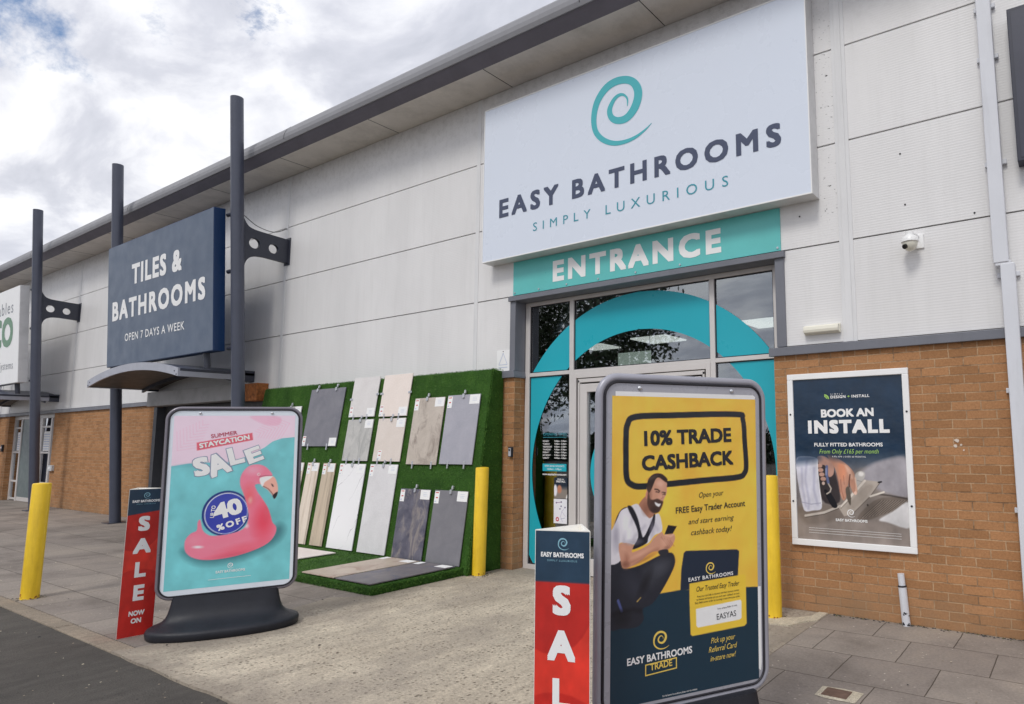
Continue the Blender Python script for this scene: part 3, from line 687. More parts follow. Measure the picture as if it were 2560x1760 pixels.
cv.put(cv.Z - 1.0, (128, 120, 114), .06); cv.ell(-2.90, .985, .035, .05, (176, 120, 96), .02); cv.ell(-2.965, .97, .03, .07, (214, 214, 222), .02); cv.poly([(-2.80, .88), (-2.776, .93), (-2.776, .88)], (210, 208, 206))
o = cv.build('install_flyer', B, .1942); lt = MB(); line(lt, 'BOOK AN', (-2.93, 1.095), (-2.83, 1.095), .018, .1936, 0, .03); line(lt, 'INSTALL', (-2.95, 1.066), (-2.805, 1.066), .024, .1936, 0, .05); lt.build('lettering', WHITET, o)
cv = Canvas(-2.988, -2.778, .576, .868, 60, 84, (216, 216, 228))
cv.ell(-2.93, .625, .026, .026, (176, 44, 60)); cv.ell(-2.93, .625, .012, .012, (226, 220, 226))
for p in ((-2.945, .822), (-2.87, .832), (-2.872, .782), (-2.89, .75), (-2.81, .77)): cv.ell(p[0], p[1], .009, .009, (60, 48, 92))
cv.stroke([(-2.82, .76), (-2.86, .72), (-2.88, .66), (-2.85, .60)], .006, (176, 170, 190)); cv.stroke([(-2.86, .72), (-2.80, .66)], .005, (176, 170, 190)); cv.stroke([(-2.955, .82), (-2.88, .83)], .006, (128, 84, 128)); cv.stroke([(-2.88, .63), (-2.81, .645)], .006, (160, 160, 176))
cv.build('map_flyer', B, .1942)
# shop interior
b = MB(); b.box(-9, 7, .3, 9, -.06, .004); b.build('interior_floor', FLOORIN, B)
b = MB(); b.box(-9, 7, 9, 9.1, 0, 3.6); b.box(-9.1, -9, .3, 9, 0, 3.6); b.box(7, 7.1, .3, 9, 0, 3.6); b.box(-9, -3.5, .26, .30, 0, 6.3); b.box(.06, 7, .26, .30, 0, 6.3); b.box(-3.5, .06, .26, .30, 3.40, 6.3); b.build('interior_wall', DARKIN, B)
b = MB(); b.box(-9, 7, .31, 9, 3.55, 3.6); b.build('interior_ceiling', DARKIN, B)
for x, y in ((-2.64, 2.1), (-.72, 1.72), (-2.6, 4.6), (-.6, 4.6), (-4.6, 3.2), (1.6, 3.2)):
    b = MB(); b.box(x - .3, x + .3, y - .3, y + .3, 3.03 if y < 3 else 3.2, 3.05 if y < 3 else 3.22); b.build('ceiling_light', LAMP, B)
for x, y, h, wd in ((-3.1, 2.4, 2.0, .5), (-2.4, 3.4, 1.9, .9), (-.9, 3.0, 2.0, .8)):
    t = thing('display_panel', {(-3.1): 'dark display panel just inside the left window', (-2.4): 'wide display panel behind the glazed entrance doors', (-.9): 'display panel inside, behind the right window'}[x], 'display', (x, y, 0))
    b = MB(); b.box(-wd / 2, wd / 2, 0, .05, .1, h); b.build('board', BOXG, t)
    b = MB(); b.box(-wd / 2 - .02, wd / 2 + .02, -.12, .14, 0, .1); b.build('plinth', DARKIN, t)
t = thing('hanging_sign', 'blank pale sign hanging behind the glass above the entrance doors', 'sign', (-2.33, 1.0, 2.548))
b = MB(); b.box(-.252, .252, -.015, .015, 0, .165); b.build('panel', emis('glow_sign_panel', (.78, .86, .76, 1), .75), t, bevel=.004)  # weak glow added to lift the panel out of the dark interior
b = MB()
for x in (-.24, .24): b.cyl((x, 0, .165), (x, 0, 1.0), .004, 6)
b.build('wire', METAL, t)

# left neighbour's shopfront
b = MB()
for x0, x1 in ((-23.5, -23.40), (-22.90, -22.80), (-21.35, -21.12), (-20.50, -20.40), (-19.93, -19.831)): b.box(x0, x1, .12, .2, 0, 2.30)
b.box(-23.5, -19.831, .12, .2, 2.28, 2.40)
for x0, x1 in ((-23.40, -22.90), (-21.12, -20.50)):
    for z in (.03, .52, 1.33, 2.02): b.box(x0, x1, .125, .195, z, z + .05)
b.build('neighbour_shopfront', ALU, B, bevel=.004)
for x0, x1 in ((-23.40, -22.90), (-21.12, -20.50), (-20.40, -19.93)):
    b = MB(); b.box(x0, x1, .155, .16, .05, 2.28); b.build('pane', GLASS, B)
b = MB(); b.box(-22.80, -21.35, .14, .18, .12, 2.28); b.build('neighbour_door', M('grey_green_door', A(92, 104, 106), .4, 0, .06, 2), B)
b = MB(); b.box(-22.80, -21.35, .135, .185, .01, .12); b.build('kick_plate', ALU, B)
nf = MB()
for x0, x1 in ((-23.22, -22.93), (-21.05, -20.56)):
    nf.flat([(x0, 1.40), (x1, 1.40), (x1, 1.92), (x0, 1.92)], .150, 0)
    for k in range(7): nf.flat([(x0 + .03, 1.44 + k * .065), (x1 - .03, 1.44 + k * .065), (x1 - .03, 1.465 + k * .065), (x0 + .03, 1.465 + k * .065)], .148, 1)
nf.build('window_notice', [CARD, CARDT], B)
b = MB(); b.box(-24.5, -19, .5, 2.5, 0, .01); b.box(-24.5, -19, 2.5, 2.6, 0, 2.6); b.box(-24.5, -19, .5, 2.5, 2.6, 2.7); b.build('neighbour_interior', DARKIN, B)
t = thing('switch_box', 'small grey metal box on the brick beside the far left shop window', 'box', (-19.66, 0, .97)); b = MB(); b.box(-.15, .15, -.06, 0, -.07, .07); b.build('case', M('grey_box', A(176, 180, 184), .4), t, bevel=.005); b = MB(); b.box(-.04, .04, -.066, -.06, -.03, .03); b.build('rocker', WHITEPL, t)
t = thing('door_bell', 'small dark bell push on the far left brick pier', 'bell', (-23.8, 0, 1.47)); b = MB(); b.box(-.06, .06, -.05, 0, -.10, .10); b.build('case', BLACKG, t, bevel=.008); b = MB(); b.cyl((0, -.05, .02), (0, -.058, .02), .03, 12); b.build('button', WHITEPL, t)
# shuttered doorway under the tiles sign
b = MB(); b.box(-13.86, -9.37, .14, .20, 0, 2.36)
for k in range(24): b.box(-13.70, -9.50, .125, .14, .03 + k * .095, .03 + k * .095 + .085)
b.build('roller_shutter', M('shutter_dark', A(56, 54, 54), .5), B)
b = MB(); b.box(-13.868, -13.72, -.02, .139, 0, 2.33); b.box(-9.50, -9.362, -.02, .139, 0, 2.33); b.split('shutter_guide', M('guide_dark', A(62, 64, 70), .5), B)
b = MB(); b.box(-13.72, -9.82, -.215, -.001, 2.335, 2.625); b.build('shutter_box', BOXG, B, bevel=.006)
b = MB(); b.box(-9.80, -9.38, -.20, -.001, 2.30, 2.605); b.box(-9.62, -9.55, -.205, -.20, 2.36, 2.55); b.cyl((-9.79, -.1, 2.45), (-9.815, -.1, 2.45), .06, 12); b.build('shutter_motor', RUST, B, bevel=.012)

# ------------------------------------------------------------------ fascia sign and entrance banner
t = thing('fascia_sign', 'large white box sign reading EASY BATHROOMS with a teal spiral, above the entrance', 'sign', (-1.68, 0, 3.872))
ox, oz = 1.68, -3.872
b = MB(); b.box(-2.225, 2.195, -.195, -.002, 0, 2.085); b.build('box', SIGNSIDE, t, bevel=.004)
b = MB(); b.box(-2.213, 2.183, -.200, -.1952, .014, 2.071); b.build('face', SIGNW, t)
b = MB()
for a in ((-2.225, 2.195, 0, .013), (-2.225, 2.195, 2.072, 2.085), (-2.225, -2.214, .013, 2.072), (2.184, 2.195, .013, 2.072)): b.box(a[0], a[1], -.204, -.1952, a[2], a[3])
b.build('retainer', WHITEP, t)
L_ = MB(); line(L_, 'EASY', (-3.604 + ox, 4.42 + oz), (-2.61 + ox, 4.42 + oz), .242, -.203, 0, .042); line(L_, 'BATHROOMS', (-2.399 + ox, 4.422 + oz), (.226 + ox, 4.422 + oz), .234, -.203, 0, .042); L_.split('name_lettering', TXNAVY, t)
L_ = MB(); line(L_, 'SIMPLY', (-3.016 + ox, 4.142 + oz), (-2.12 + ox, 4.142 + oz), .106, -.203, 0, .004); line(L_, 'LUXURIOUS', (-1.904 + ox, 4.136 + oz), (-.352 + ox, 4.136 + oz), .112, -.203, 0, .004); L_.split('strapline_lettering', TXTEAL, t)
L_ = MB(); spiral(L_, -2.112 + ox, 4.914 + oz, .831, -.203); L_.build('spiral_logo', SPTEAL, t)
t = thing('entrance_banner', 'teal panel reading ENTRANCE over the glazed doors', 'sign', (-1.70, 0, 3.430))
b = MB(); b.box(-1.822, 1.811, -.012, -.002, 0, .436); b.build('panel', TEALB, t)
L_ = MB(); line(L_, 'ENTRANCE', (-2.853 + 1.70, 3.518 - 3.430), (-.541 + 1.70, 3.518 - 3.430), .262, -.014, 0, .055); L_.build('lettering', WHITET, t)
b = MB()
for x in (-1.79, -1.38, -.93, -.45, .08, .66, 1.78):
    b.cyl((x, -.012, .03), (x, -.022, .03), .011, 10)
b.split('screw', METAL, t)
t = thing('warning_plate', 'small white plate with a triangle outline, left of the entrance', 'sign', (-3.687, 0, 2.462))
b = MB(); b.box(-.113, .112, -.006, -.001, .001, .274); b.build('plate', WHITEP, t)
b = MB(); tri = [(-.075, .085), (.075, .085), (0, .235)]
for i in range(3):
    p, q = tri[i], tri[(i + 1) % 3]; d_ = Vector((q[0] - p[0], q[1] - p[1])).normalized(); n_ = Vector((-d_.y, d_.x)) * .004
    b.flat([(p[0] - n_.x, p[1] - n_.y), (q[0] - n_.x, q[1] - n_.y), (q[0] + n_.x, q[1] + n_.y), (p[0] + n_.x, p[1] + n_.y)], -.008 - i * .0003)
b.flat([(-.08, .045), (.08, .045), (.08, .055), (-.08, .055)], -.008); b.build('triangle_mark', CARDT, t)
b = MB(); b.cyl((0, -.006, .015), (0, -.010, .015), .006, 8); b.cyl((0, -.006, .258), (0, -.010, .258), .006, 8); b.split('screw', BLACKG, t)
t = thing('key_safe', 'small black and grey key box on the brick pier left of the doors', 'key box', (-3.355, .17, 1.375))
t.location = (-3.545, -.0, 1.375)
b = MB(); b.box(.0, .055, -.04, 0, 0, .125); b.build('case', BLACKG, t, bevel=.008)
b = MB(); b.box(.012, .052, -.046, -.04, .01, .11); b.build('keypad_cover', M('key_grey', A(165, 168, 176), .4), t, bevel=.002)
b = MB(); b.cyl((.032, -.046, .088), (.032, -.050, .088), .013, 12); b.build('dial', BLACKG, t)

# ------------------------------------------------------------------ posts, arms, signs, canopies
PX_ = (-9.0, -13.9, -18.74, -23.58)
def py(z): return -.532 - .0625 * z
ARM = [(-.845, 5.42)] + spline([(-.79, 5.38), (-.765, 5.30), (-.70, 5.20), (-.60, 5.155), (-.45, 5.14)], 5, closed=False) + [(-.012, 5.118), (-.012, 4.695)] + spline([(-.40, 4.715), (-.55, 4.70), (-.66, 4.64), (-.71, 4.55), (-.725, 4.44)], 5, closed=False) + [(-.79, 4.40)]
def plate_with_holes(outline, holes, x0, x1):
    c = bpy.data.curves.new('p', 'CURVE'); c.dimensions = '2D'; c.fill_mode = 'BOTH'; c.extrude = abs(x1 - x0) / 2
    for P in [outline] + [[(hy + r * math.cos(t), hz + r * math.sin(t)) for t in np.linspace(0, 2 * math.pi, 29)[:-1]] for hy, hz, r in holes]:
        s = c.splines.new('POLY'); s.points.add(len(P) - 1); s.use_cyclic_u = True
        for pt, (a, b_) in zip(s.points, P): pt.co = (a, b_, 0, 1)
    v, f = curve_mesh(c); m = (x0 + x1) / 2
    return [(m + q[2], q[0], q[1]) for q in v], f
for i, x in enumerate(PX_):
    t = thing('sign_post', ['tall dark grey leaning post, nearest of the row, right of the TILES sign', 'tall dark grey post rising behind the TILES sign', 'tall dark grey post at the right of the white sign, far left', 'dark grey post at the far end of the row'][i], 'post', (x, -.532, 0), 0, 'leaning sign posts along the front of the shops')
    b = MB(); n = 28; R = .098
    rings = [[(R * math.cos(2 * math.pi * k / n), R * math.sin(2 * math.pi * k / n) - .0625 * z, z) for k in range(n)] for z in (-.1, 1.5, 3, 4.5, 6, 7.33)]
    b.loft(rings); b.build('pole', POLE, t, smooth=True)
    v, f = plate_with_holes([(a + .532, b_) for a, b_ in ARM], [(-.58 + .532, 4.915, .088), (-.262 + .532, 4.895, .082)], -.03, .03)
    b = MB(); b.add(v, f); b.build('arm', POLED, t)
    b = MB(); b.box(-.09, .09, .522, .531, 4.66, 5.15); b.build('wall_plate', POLED, t)
    b = MB(); b.box(-.17, .17, -.17, .17, .0, .012); b.build('base_plate', POLED, t)
def sign_box(px, face, side, label, letters):
    t = thing('hanging_box_sign', label, 'sign', (px - 2.41, -.76, 3.07))
    w_, h_, dp_ = 2.17, 2.385, .18
    k = math.atan(.055)
    R_ = Matrix.Rotation(k, 4, 'X'); P_ = Matrix.Translation((0, -.232, 0)) @ R_
    b = MB(); b.box(-w_, w_, .004, dp_, 0, h_); o = b.build('box', side, t, bevel=.004); o.matrix_local = P_
    b = MB(); b.box(-w_ + .012, w_ - .012, 0, .0036, .012, h_ - .012); o = b.build('face', face, t); o.matrix_local = P_
    letters(t, P_)
    b = MB()
    for z in (2.30, 1.34, .06):
        for s in (-1, 1):
            yy = py(3.07 + z) + .76
            if s > 0: b.cyl((w_ - .01, yy - .03, z), (2.41, yy, z), .034, 12)
    b.split('stub_bracket', POLED, t, smooth=True)
    b = MB()
    for x in (-1.9, 1.72): b.cyl((x, -.10, -.25), (x, -.13, .02), .05, 14)
    b.split('hanger', POLED, t, smooth=True)
    return t
def tiles_text(t, P_):
    q = 4.34 / 4.29; m = MB()
    def X(v): return (v - .318) * q
    line(m, 'TILES &', (X(-.70), 1.51), (X(1.345), 1.495), .385, -.003, 0, .05)
    line(m, 'BATHROOMS', (X(-1.577), .893), (X(2.195), .885), .375, -.003, 0, .05)
    m.pm = P_; m.split('headline_lettering', WHITET, t)
    m = MB(); line(m, 'OPEN 7 DAYS A WEEK', (X(-.975), .452), (X(1.463), .445), .142, -.003, 0, .015); o = m.build('strapline_lettering', WHITET, t); o.matrix_local = P_
sign_box(-9.0, NAVYP, NAVYS, 'big navy blue box sign reading TILES & BATHROOMS hung between two posts', tiles_text)
GREENT = M('lettering_green', A(74, 120, 88), .4); GREYT = M('lettering_grey', A(120, 124, 132), .4)
def eco_text(t, P_):
    m = MB()
    line(m, 'ECO', (-.43, .93), (1.72, .93), .74, -.003, 0, .05); o = m.build('headline_lettering', GREENT, t); o.matrix_local = P_
    m = MB(); line(m, 'renewables', (-1.0, 1.76), (1.70, 1.76), .30, -.003, 0, .0); line(m, 'Energy Systems', (-.40, .40), (1.78, .36), .19, -.003, 0, .0); m.pm = P_; m.split('strapline_lettering', GREYT, t)
sign_box(-18.74, WHITEP, SIGNSIDE, 'white box sign with big green CO lettering at the left edge of the view', eco_text)
def canopy(dx, label):
    t = thing('door_canopy', label, 'canopy', (-11.83 + dx, 0, 2.68), 0, 'curved canopies over shop doors')
    a, rise = 1.945, .205; R = (a * a + rise * rise) / (2 * rise)
    N = 32; xs = [-a + 2 * a * i / N for i in range(N + 1)]
    def top(x): return .130 + (math.sqrt(R * R - x * x) - (R - rise))
    def arch(y0, y1, z_lo, z_hi):
        b = MB(); vs = []
        for x in xs:
            h = top(x); vs += [(x, y0, h + z_lo), (x, y0, h + z_hi), (x, y1, h + z_hi), (x, y1, h + z_lo)]
        fs = []
        for i in range(N):
            p, q = 4 * i, 4 * i + 4
            for k in range(4): fs.append((p + k, q + k, q + (k + 1) % 4, p + (k + 1) % 4))
        fs += [(0, 1, 2, 3), (4 * N + 3, 4 * N + 2, 4 * N + 1, 4 * N)]
        return b.add(vs, fs)
    arch(-1.215, -1.185, -.135, .0).build('arch_fascia', CANL, t)
    arch(-1.184, -.02, -.022, -.002).build('roof_sheet', POLE, t, smooth=True)
    arch(-1.184, -.02, -.120, -.100).build('soffit', CAND, t, smooth=True)
    arch(-.30, -.26, -.185, -.121).build('rear_arch', POLED, t)
    for s in (-1, 1):
        b = MB(); b.box(s * a - .012, s * a + .012, -1.184, -.01, .085, .128); b.box(s * a - .05, s * a + .012, -.20, -.001, -.02, .17); b.build('edge_beam', POLED, t)
        b = MB(); b.box(s * a - .010, s * a + .010, -1.184, -.05, -.004, .0845); b.build('gutter', CANL, t)
    b = MB()
    for x in (-a + .05, a - .05): b.cyl((x, -1.216, .03), (x, -1.221, .03), .012, 8); b.cyl((x * .96, -1.216, .09), (x * .96, -1.221, .09), .012, 8)
    b.split('bolt', POLED, t)
    return t
canopy(0, 'curved grey canopy under the TILES sign'); canopy(-9.74, 'curved grey canopy under the white sign at far left')
t = thing('wall_sign', 'dark blank sign box high on the cladding at the right edge', 'sign', (4.2, 0, 3.79))
b = MB(); b.box(-2.0, 2.0, -.15, -.002, 0, 1.32); b.build('box', M('dark_sign', A(44, 46, 60), .45, 0, .06, 2), t, bevel=.006); b = MB(); b.box(-1.97, 1.97, -.154, -.1505, .03, 1.29); b.build('face', M('dark_sign_face', A(52, 54, 68), .4), t)

# ------------------------------------------------------------------ wall fittings at the right
t = thing('security_camera', 'white dome security camera on the ribbed cladding', 'camera', (1.36, 0, 3.31))
b = MB(); b.box(-.03, .075, -.016, -.001, -.075, .055); b.build('wall_plate', WHITEPL, t, bevel=.004)
b = MB(); b.tube(spline([(.02, -.016, .03), (.0, -.07, .045), (-.02, -.115, .035), (-.02, -.12, .02)], 4, closed=False), .022, 10); b.cyl((-.02, -.12, .02), (-.02, -.12, .055), .035, 16); b.build('bracket', WHITEPL, t, smooth=True)
b = MB(); prof = [(.02, .02), (.06, .012), (.072, -.01), (.074, -.035), (.066, -.04)]
b.loft([[(-.02 + r_ * math.cos(2 * math.pi * k / 20), -.12 + r_ * math.sin(2 * math.pi * k / 20), z) for k in range(20)] for r_, z in prof]); b.build('housing', WHITEPL, t, smooth=True)
b = MB(); b.loft([[(-.02 + r_ * math.cos(2 * math.pi * k / 20), -.12 + r_ * math.sin(2 * math.pi * k / 20), z) for k in range(20)] for r_, z in ((.064, -.041), (.062, -.06), (.052, -.085), (.034, -.105), (.01, -.115))]); b.build('dome', CREAM, t, smooth=True)
b = MB(); b.cyl((-.045, -.155, -.072), (-.058, -.178, -.085), .022, 14); b.build('lens', BLACKGL, t)
t = thing('bulkhead_light', 'cream bulkhead light on the cladding above the poster', 'light', (.50, 0, 2.555))
b = MB(); b.box(-.175, .172, -.03, -.001, 0, .088); b.build('back_plate', CREAM, t, bevel=.006)
b = MB(); b.prism_x([(-.031, .004), (-.072, .014), (-.078, .04), (-.072, .074), (-.031, .085)], -.168, .165); b.build('diffuser', CREAM, t, bevel=.006)
t = thing('drain_pipe', 'short white pipe stub rising from the paving against brick', 'pipe', (1.122, -.04, 0))
b = MB(); b.cyl((.008, 0, -.03), (-.012, 0, .315), .034, 16); b.build('pipe', DOWN, t, smooth=True)
b = MB(); b.cyl((-.013, 0, .328), (-.019, 0, .425), .028, 16); b.build('upper_pipe', DOWN, t, smooth=True)
b = MB(); b.cyl((-.012, 0, .3155), (-.0128, 0, .3275), .036, 16); b.build('band', BLACKG, t, smooth=True)
b = MB()
for k in range(16):
    a = random.uniform(3.5, 5.9); z = random.choice((random.uniform(.005, .03), random.uniform(.07, .11))); q = random.uniform(.004, .010)
    c_ = Vector((.006 + .0352 * math.cos(a), .0352 * math.sin(a), z)); tx = Vector((-math.sin(a), math.cos(a), 0))
    b.add([c_ + tx * q * random.uniform(.7, 1.4) * math.cos(p) + Vector((0, 0, q * math.sin(p))) for p in (0, 1.3, 2.6, 3.9, 5.2)], [(0, 1, 2, 3, 4)])
b.build('flaked_patch', BLACKG, t)
t = thing('inspection_cover', 'small rusty brown inspection cover set in pale mortar in the paving', 'drain cover', (1.092, -1.847, 0))
b = MB(); P = [(-.11, -.09), (-.03, -.11), (.14, -.10), (.145, .085), (.02, .10), (-.115, .08)]
b.add([(x, y, .003) for x, y in P], [tuple(range(6))]); b.build('mortar_bed', MORT, t)
b = MB(); b.box(-.078, .078, -.066, .066, .001, .008); b.build('lid', M('rusty_lid', A(92, 72, 62), .8, 0, .25, 30, .3, 120), t, bevel=.002)

# install poster in its frame
t = thing('poster_frame', 'white framed navy poster reading BOOK AN INSTALL on the brick wall', 'poster', (.69, 0, .594))
b = MB()
for a in ((-.553, .556, 0, .056), (-.553, .556, 1.538, 1.593), (-.553, -.498, .056, 1.538), (.501, .556, .056, 1.538)): b.box(a[0], a[1], -.032, -.002, a[2], a[3])
b.build('frame', WHITEP, t, bevel=.005)
b = MB()
for x, z in ((-.527, .40), (-.527, 1.21), (.53, .40), (.53, 1.21)): b.cyl((x, -.032, z), (x, -.037, z), .009, 10)
b.split('screw', BLACKG, t)
ox, oz = .69, .594
cv = Canvas(.190, 1.192, .648, 2.134, 230, 340, (22, 44, 66))
cv.put(cv.Z - 1.36, (122, 118, 122), .22); cv.put(cv.Z - .95, (138, 128, 122), .16)
rg = cv.Z - 9
cv.poly([(.89, 1.30), (1.01, 1.37), (1.21, 1.40), (1.21, 1.06), (.996, 1.07)], (134, 128, 132), .05)
cv.poly([(.56, 1.0), (.70, 1.24), (.92, 1.30), (1.2, 1.06), (1.2, .86), (.62, .86)], (128, 119, 113), .05)
cv.poly([(.78, 1.24), (.93, 1.36), (1.2, 1.39), (1.2, 1.08), (1.0, 1.10), (.90, 1.16)], (150, 146, 152), .04)
cv.poly([(.752, .877), (.901, 1.025), (1.052, 1.066), (1.197, 1.055), (1.201, 1.015), (.988, .913), (.81, .844)], (108, 98, 91), .012)
for k in range(11): cv.stroke([(.78 + k * .030, .868 + k * .008), (.96 + k * .024, 1.030 + k * .001)], .007, (80, 72, 66), .75)
for k in range(11): cv.stroke([(.79 + k * .030, .868 + k * .008), (.97 + k * .024, 1.030 + k * .001)], .005, (150, 138, 128), .6)
cv.stroke([(.93, 1.085), (1.05, 1.075), (1.2, 1.052)], .012, (52, 46, 44), .8, .012)
cv.poly([(1.201, 1.027), (1.057, .94), (.939, .864), (1.007, .845), (1.201, .811)], (204, 202, 203), .015)
cv.poly([(.20, .93), (.46, .985), (.60, .93), (.62, .86), (.30, .78)], (118, 108, 101), .04)
cv.stroke([(.27, .862), (.45, .90), (.60, .965)], .022, (190, 182, 174), .9); cv.stroke([(.27, .848), (.45, .886), (.60, .950)], .008, (74, 66, 62), .7)
cv.poly([(.40, 1.38), (.53, 1.36), (.60, 1.10), (.58, .99), (.43, 1.02)], (54, 48, 50), .015)
cv.poly([(.455, 1.10), (.512, 1.085), (.575, .967), (.524, .955)], (26, 26, 32), .006)
# the gripping hand
cv.poly([(.40, 1.40), (.455, 1.415), (.53, 1.375), (.556, 1.31), (.546, 1.245), (.505, 1.225), (.49, 1.29), (.47, 1.33), (.42, 1.34)], (172, 134, 120), .006)
for q in ((.422, 1.325), (.430, 1.285), (.440, 1.245), (.452, 1.205)): cv.ell(q[0], q[1], .026, .019, (188, 148, 132), .006); cv.stroke([(q[0] - .02, q[1] - .02), (q[0] + .02, q[1] - .018)], .005, (92, 62, 56), .8)
cv.ell(.452, 1.165, .014, .016, (206, 180, 168), .006); cv.stroke([(.49, 1.32), (.486, 1.24), (.498, 1.17)], .024, (96, 104, 140)); cv.stroke([(.482, 1.30), (.479, 1.24)], .008, (150, 160, 196))
cv.stroke([(.50, 1.16), (.522, 1.12), (.512, 1.09), (.48, 1.07)], .012, (178, 168, 158))
# white work trousers
cv.poly([(.198, 1.385), (.272, 1.411), (.401, 1.393), (.402, 1.313), (.408, 1.226), (.414, 1.127), (.428, 1.017), (.422, .931), (.344, .913), (.266, .905), (.237, .997), (.215, 1.121), (.2, 1.246)], (202, 202, 214), .006)
for P in ([(.30, 1.36), (.28, 1.2), (.31, 1.0), (.30, .93)], [(.25, 1.3), (.25, 1.12), (.28, .95)], [(.37, 1.3), (.36, 1.1), (.39, .97)]): cv.stroke(P, .020, (158, 158, 182), .6, .02)
cv.stroke([(.402, 1.38), (.404, 1.25), (.415, 1.10), (.427, .98)], .008, (234, 232, 236), .9); cv.stroke([(.24, .985), (.33, .97), (.42, .985)], .008, (150, 150, 172), .8)
cv.poly([(.19, 1.4), (.23, 1.43), (.42, 1.42), (.41, 1.37), (.2, 1.34)], (44, 62, 86), .07, .8)
# steel float with its white knob
cv.poly([(.736, 1.186), (.751, 1.258), (.794, 1.283), (.832, 1.266), (.827, 1.224), (.788, 1.157), (.751, 1.126)], (176, 172, 168), .006); cv.ell(.798, 1.256, .024, .020, (214, 210, 206), .012); cv.stroke([(.762, 1.20), (.80, 1.19)], .006, (120, 114, 110), .7)
cv.poly([(.585, .951), (.815, 1.206), (.966, 1.192), (.867, 1.059), (.705, .898), (.631, .876)], (166, 156, 147), .005, 1, False)
cv.poly([(.66, .96), (.83, 1.15), (.90, 1.14), (.74, .96)], (150, 140, 131), .02, .8); cv.stroke([(.612, .962), (.83, 1.198)], .020, (204, 195, 186)); cv.stroke([(.605, .945), (.70, 1.04)], .006, (84, 76, 70), .7); cv.stroke([(.966, 1.192), (.867, 1.059), (.705, .898)], .006, (88, 80, 74), .8)
cv.stroke([(.972, 1.192), (.948, 1.187)], .014, (36, 34, 36)); cv.stroke([(.87, 1.062), (.99, 1.104)], .016, (200, 192, 182)); cv.ell(.845, .985, .008, .010, (60, 54, 50))
# the pressing hand
cv.poly([(.50, 1.425), (.616, 1.382), (.699, 1.317), (.739, 1.258), (.742, 1.198), (.76, 1.115), (.749, 1.075), (.722, 1.086), (.698, 1.148), (.688, 1.19), (.672, 1.13), (.652, 1.035), (.625, 1.022), (.603, 1.085), (.589, 1.194), (.565, 1.30)], (176, 130, 110), .005)
cv.poly([(.60, 1.35), (.655, 1.335), (.665, 1.26), (.63, 1.19), (.595, 1.26)], (190, 124, 94), .03, .7); cv.poly([(.66, 1.33), (.71, 1.29), (.73, 1.22), (.70, 1.22)], (206, 166, 146), .02, .8)
cv.stroke([(.700, 1.25), (.690, 1.19), (.690, 1.14)], .011, (84, 54, 46), .9); cv.stroke([(.745, 1.22), (.752, 1.15), (.747, 1.09)], .012, (218, 178, 156), .8, .006); cv.ell(.742, 1.086, .013, .016, (222, 186, 168), .005)
cv.stroke([(.612, 1.20), (.618, 1.10), (.635, 1.04)], .010, (140, 94, 78), .7, .008); cv.stroke([(.640, 1.24), (.645, 1.16)], .006, (130, 88, 74), .6); cv.stroke([(.575, 1.26), (.592, 1.18), (.604, 1.09)], .008, (120, 78, 64), .6, .008)
cv.poly([(.655, 1.12), (.685, 1.14), (.70, 1.05), (.692, .975), (.665, 1.03)], (88, 80, 72), .006)
cv.poly([(.48, 1.45), (.62, 1.43), (.70, 1.36), (.61, 1.375), (.5, 1.40)], (46, 56, 72), .06, .9)
cv.mottle(.05, 8)
for v in (cv,): v.X = v.X - ox; v.Z = v.Z - oz
cv.build('poster', t, -.016, .2)
m = MB(); m2 = MB(); yy = -.0175
def PL(mb, s, p0, p1, h, bold=.02, mi=0, sh=0): line(mb, s, (p0[0] - ox, p0[1] - oz), (p1[0] - ox, p1[1] - oz), h, yy, mi, bold, sh)
PL(m, 'BOOK AN', (.455, 1.770), (.935, 1.772), .074, .05); PL(m, 'INSTALL', (.326, 1.622), (1.066, 1.621), .122, .07); PL(m, 'FULLY FITTED BATHROOMS', (.38, 1.502), (1.0, 1.502), .033, .03)
PL(m, 'SIMPLY', (.552, 1.976), (.664, 1.976), .013, .0); PL(m, 'DESIGN', (.551, 1.944), (.69, 1.944), .025, .04); PL(m, 'INSTALL', (.745, 1.944), (.904, 1.944), .025, .04)
PL(m, '9.9% APR | OVER 60 MONTHS', (.544, 1.403), (.847, 1.403), .013, .01); PL(m, 'EASY BATHROOMS', (.555, .829), (.838, .831), .024, .04)
spiral(m, .661 - ox, .871 - oz, .069, yy)
for z in (.755, .735, .712): m.flat([(.30 - ox, z - oz), (1.12 - ox, z - .004 - oz), (1.12 - ox, z - .0015 - oz), (.30 - ox, z + .0025 - oz)], yy)
PL(m2, '+', (.703, 1.946), (.733, 1.946), .022, .03); PL(m2, 'From Only £165 per month', (.426, 1.437), (.962, 1.440), .038, .0, 0, .25)
ar = arc_ring(.492, 1.940, .045, 1.940, .032, 0, 90, 12); m2.flat([(x - ox, z - oz) for x, z in ar], yy); ar = arc_ring(.492, 1.944, .026, 1.944, .016, 0, 90, 12); m2.flat([(x - ox, z - oz) for x, z in ar], yy)
m.split('lettering', WHITET, t); m2.split('green_lettering', M('lettering_lime', A(150, 190, 96), .4), t)

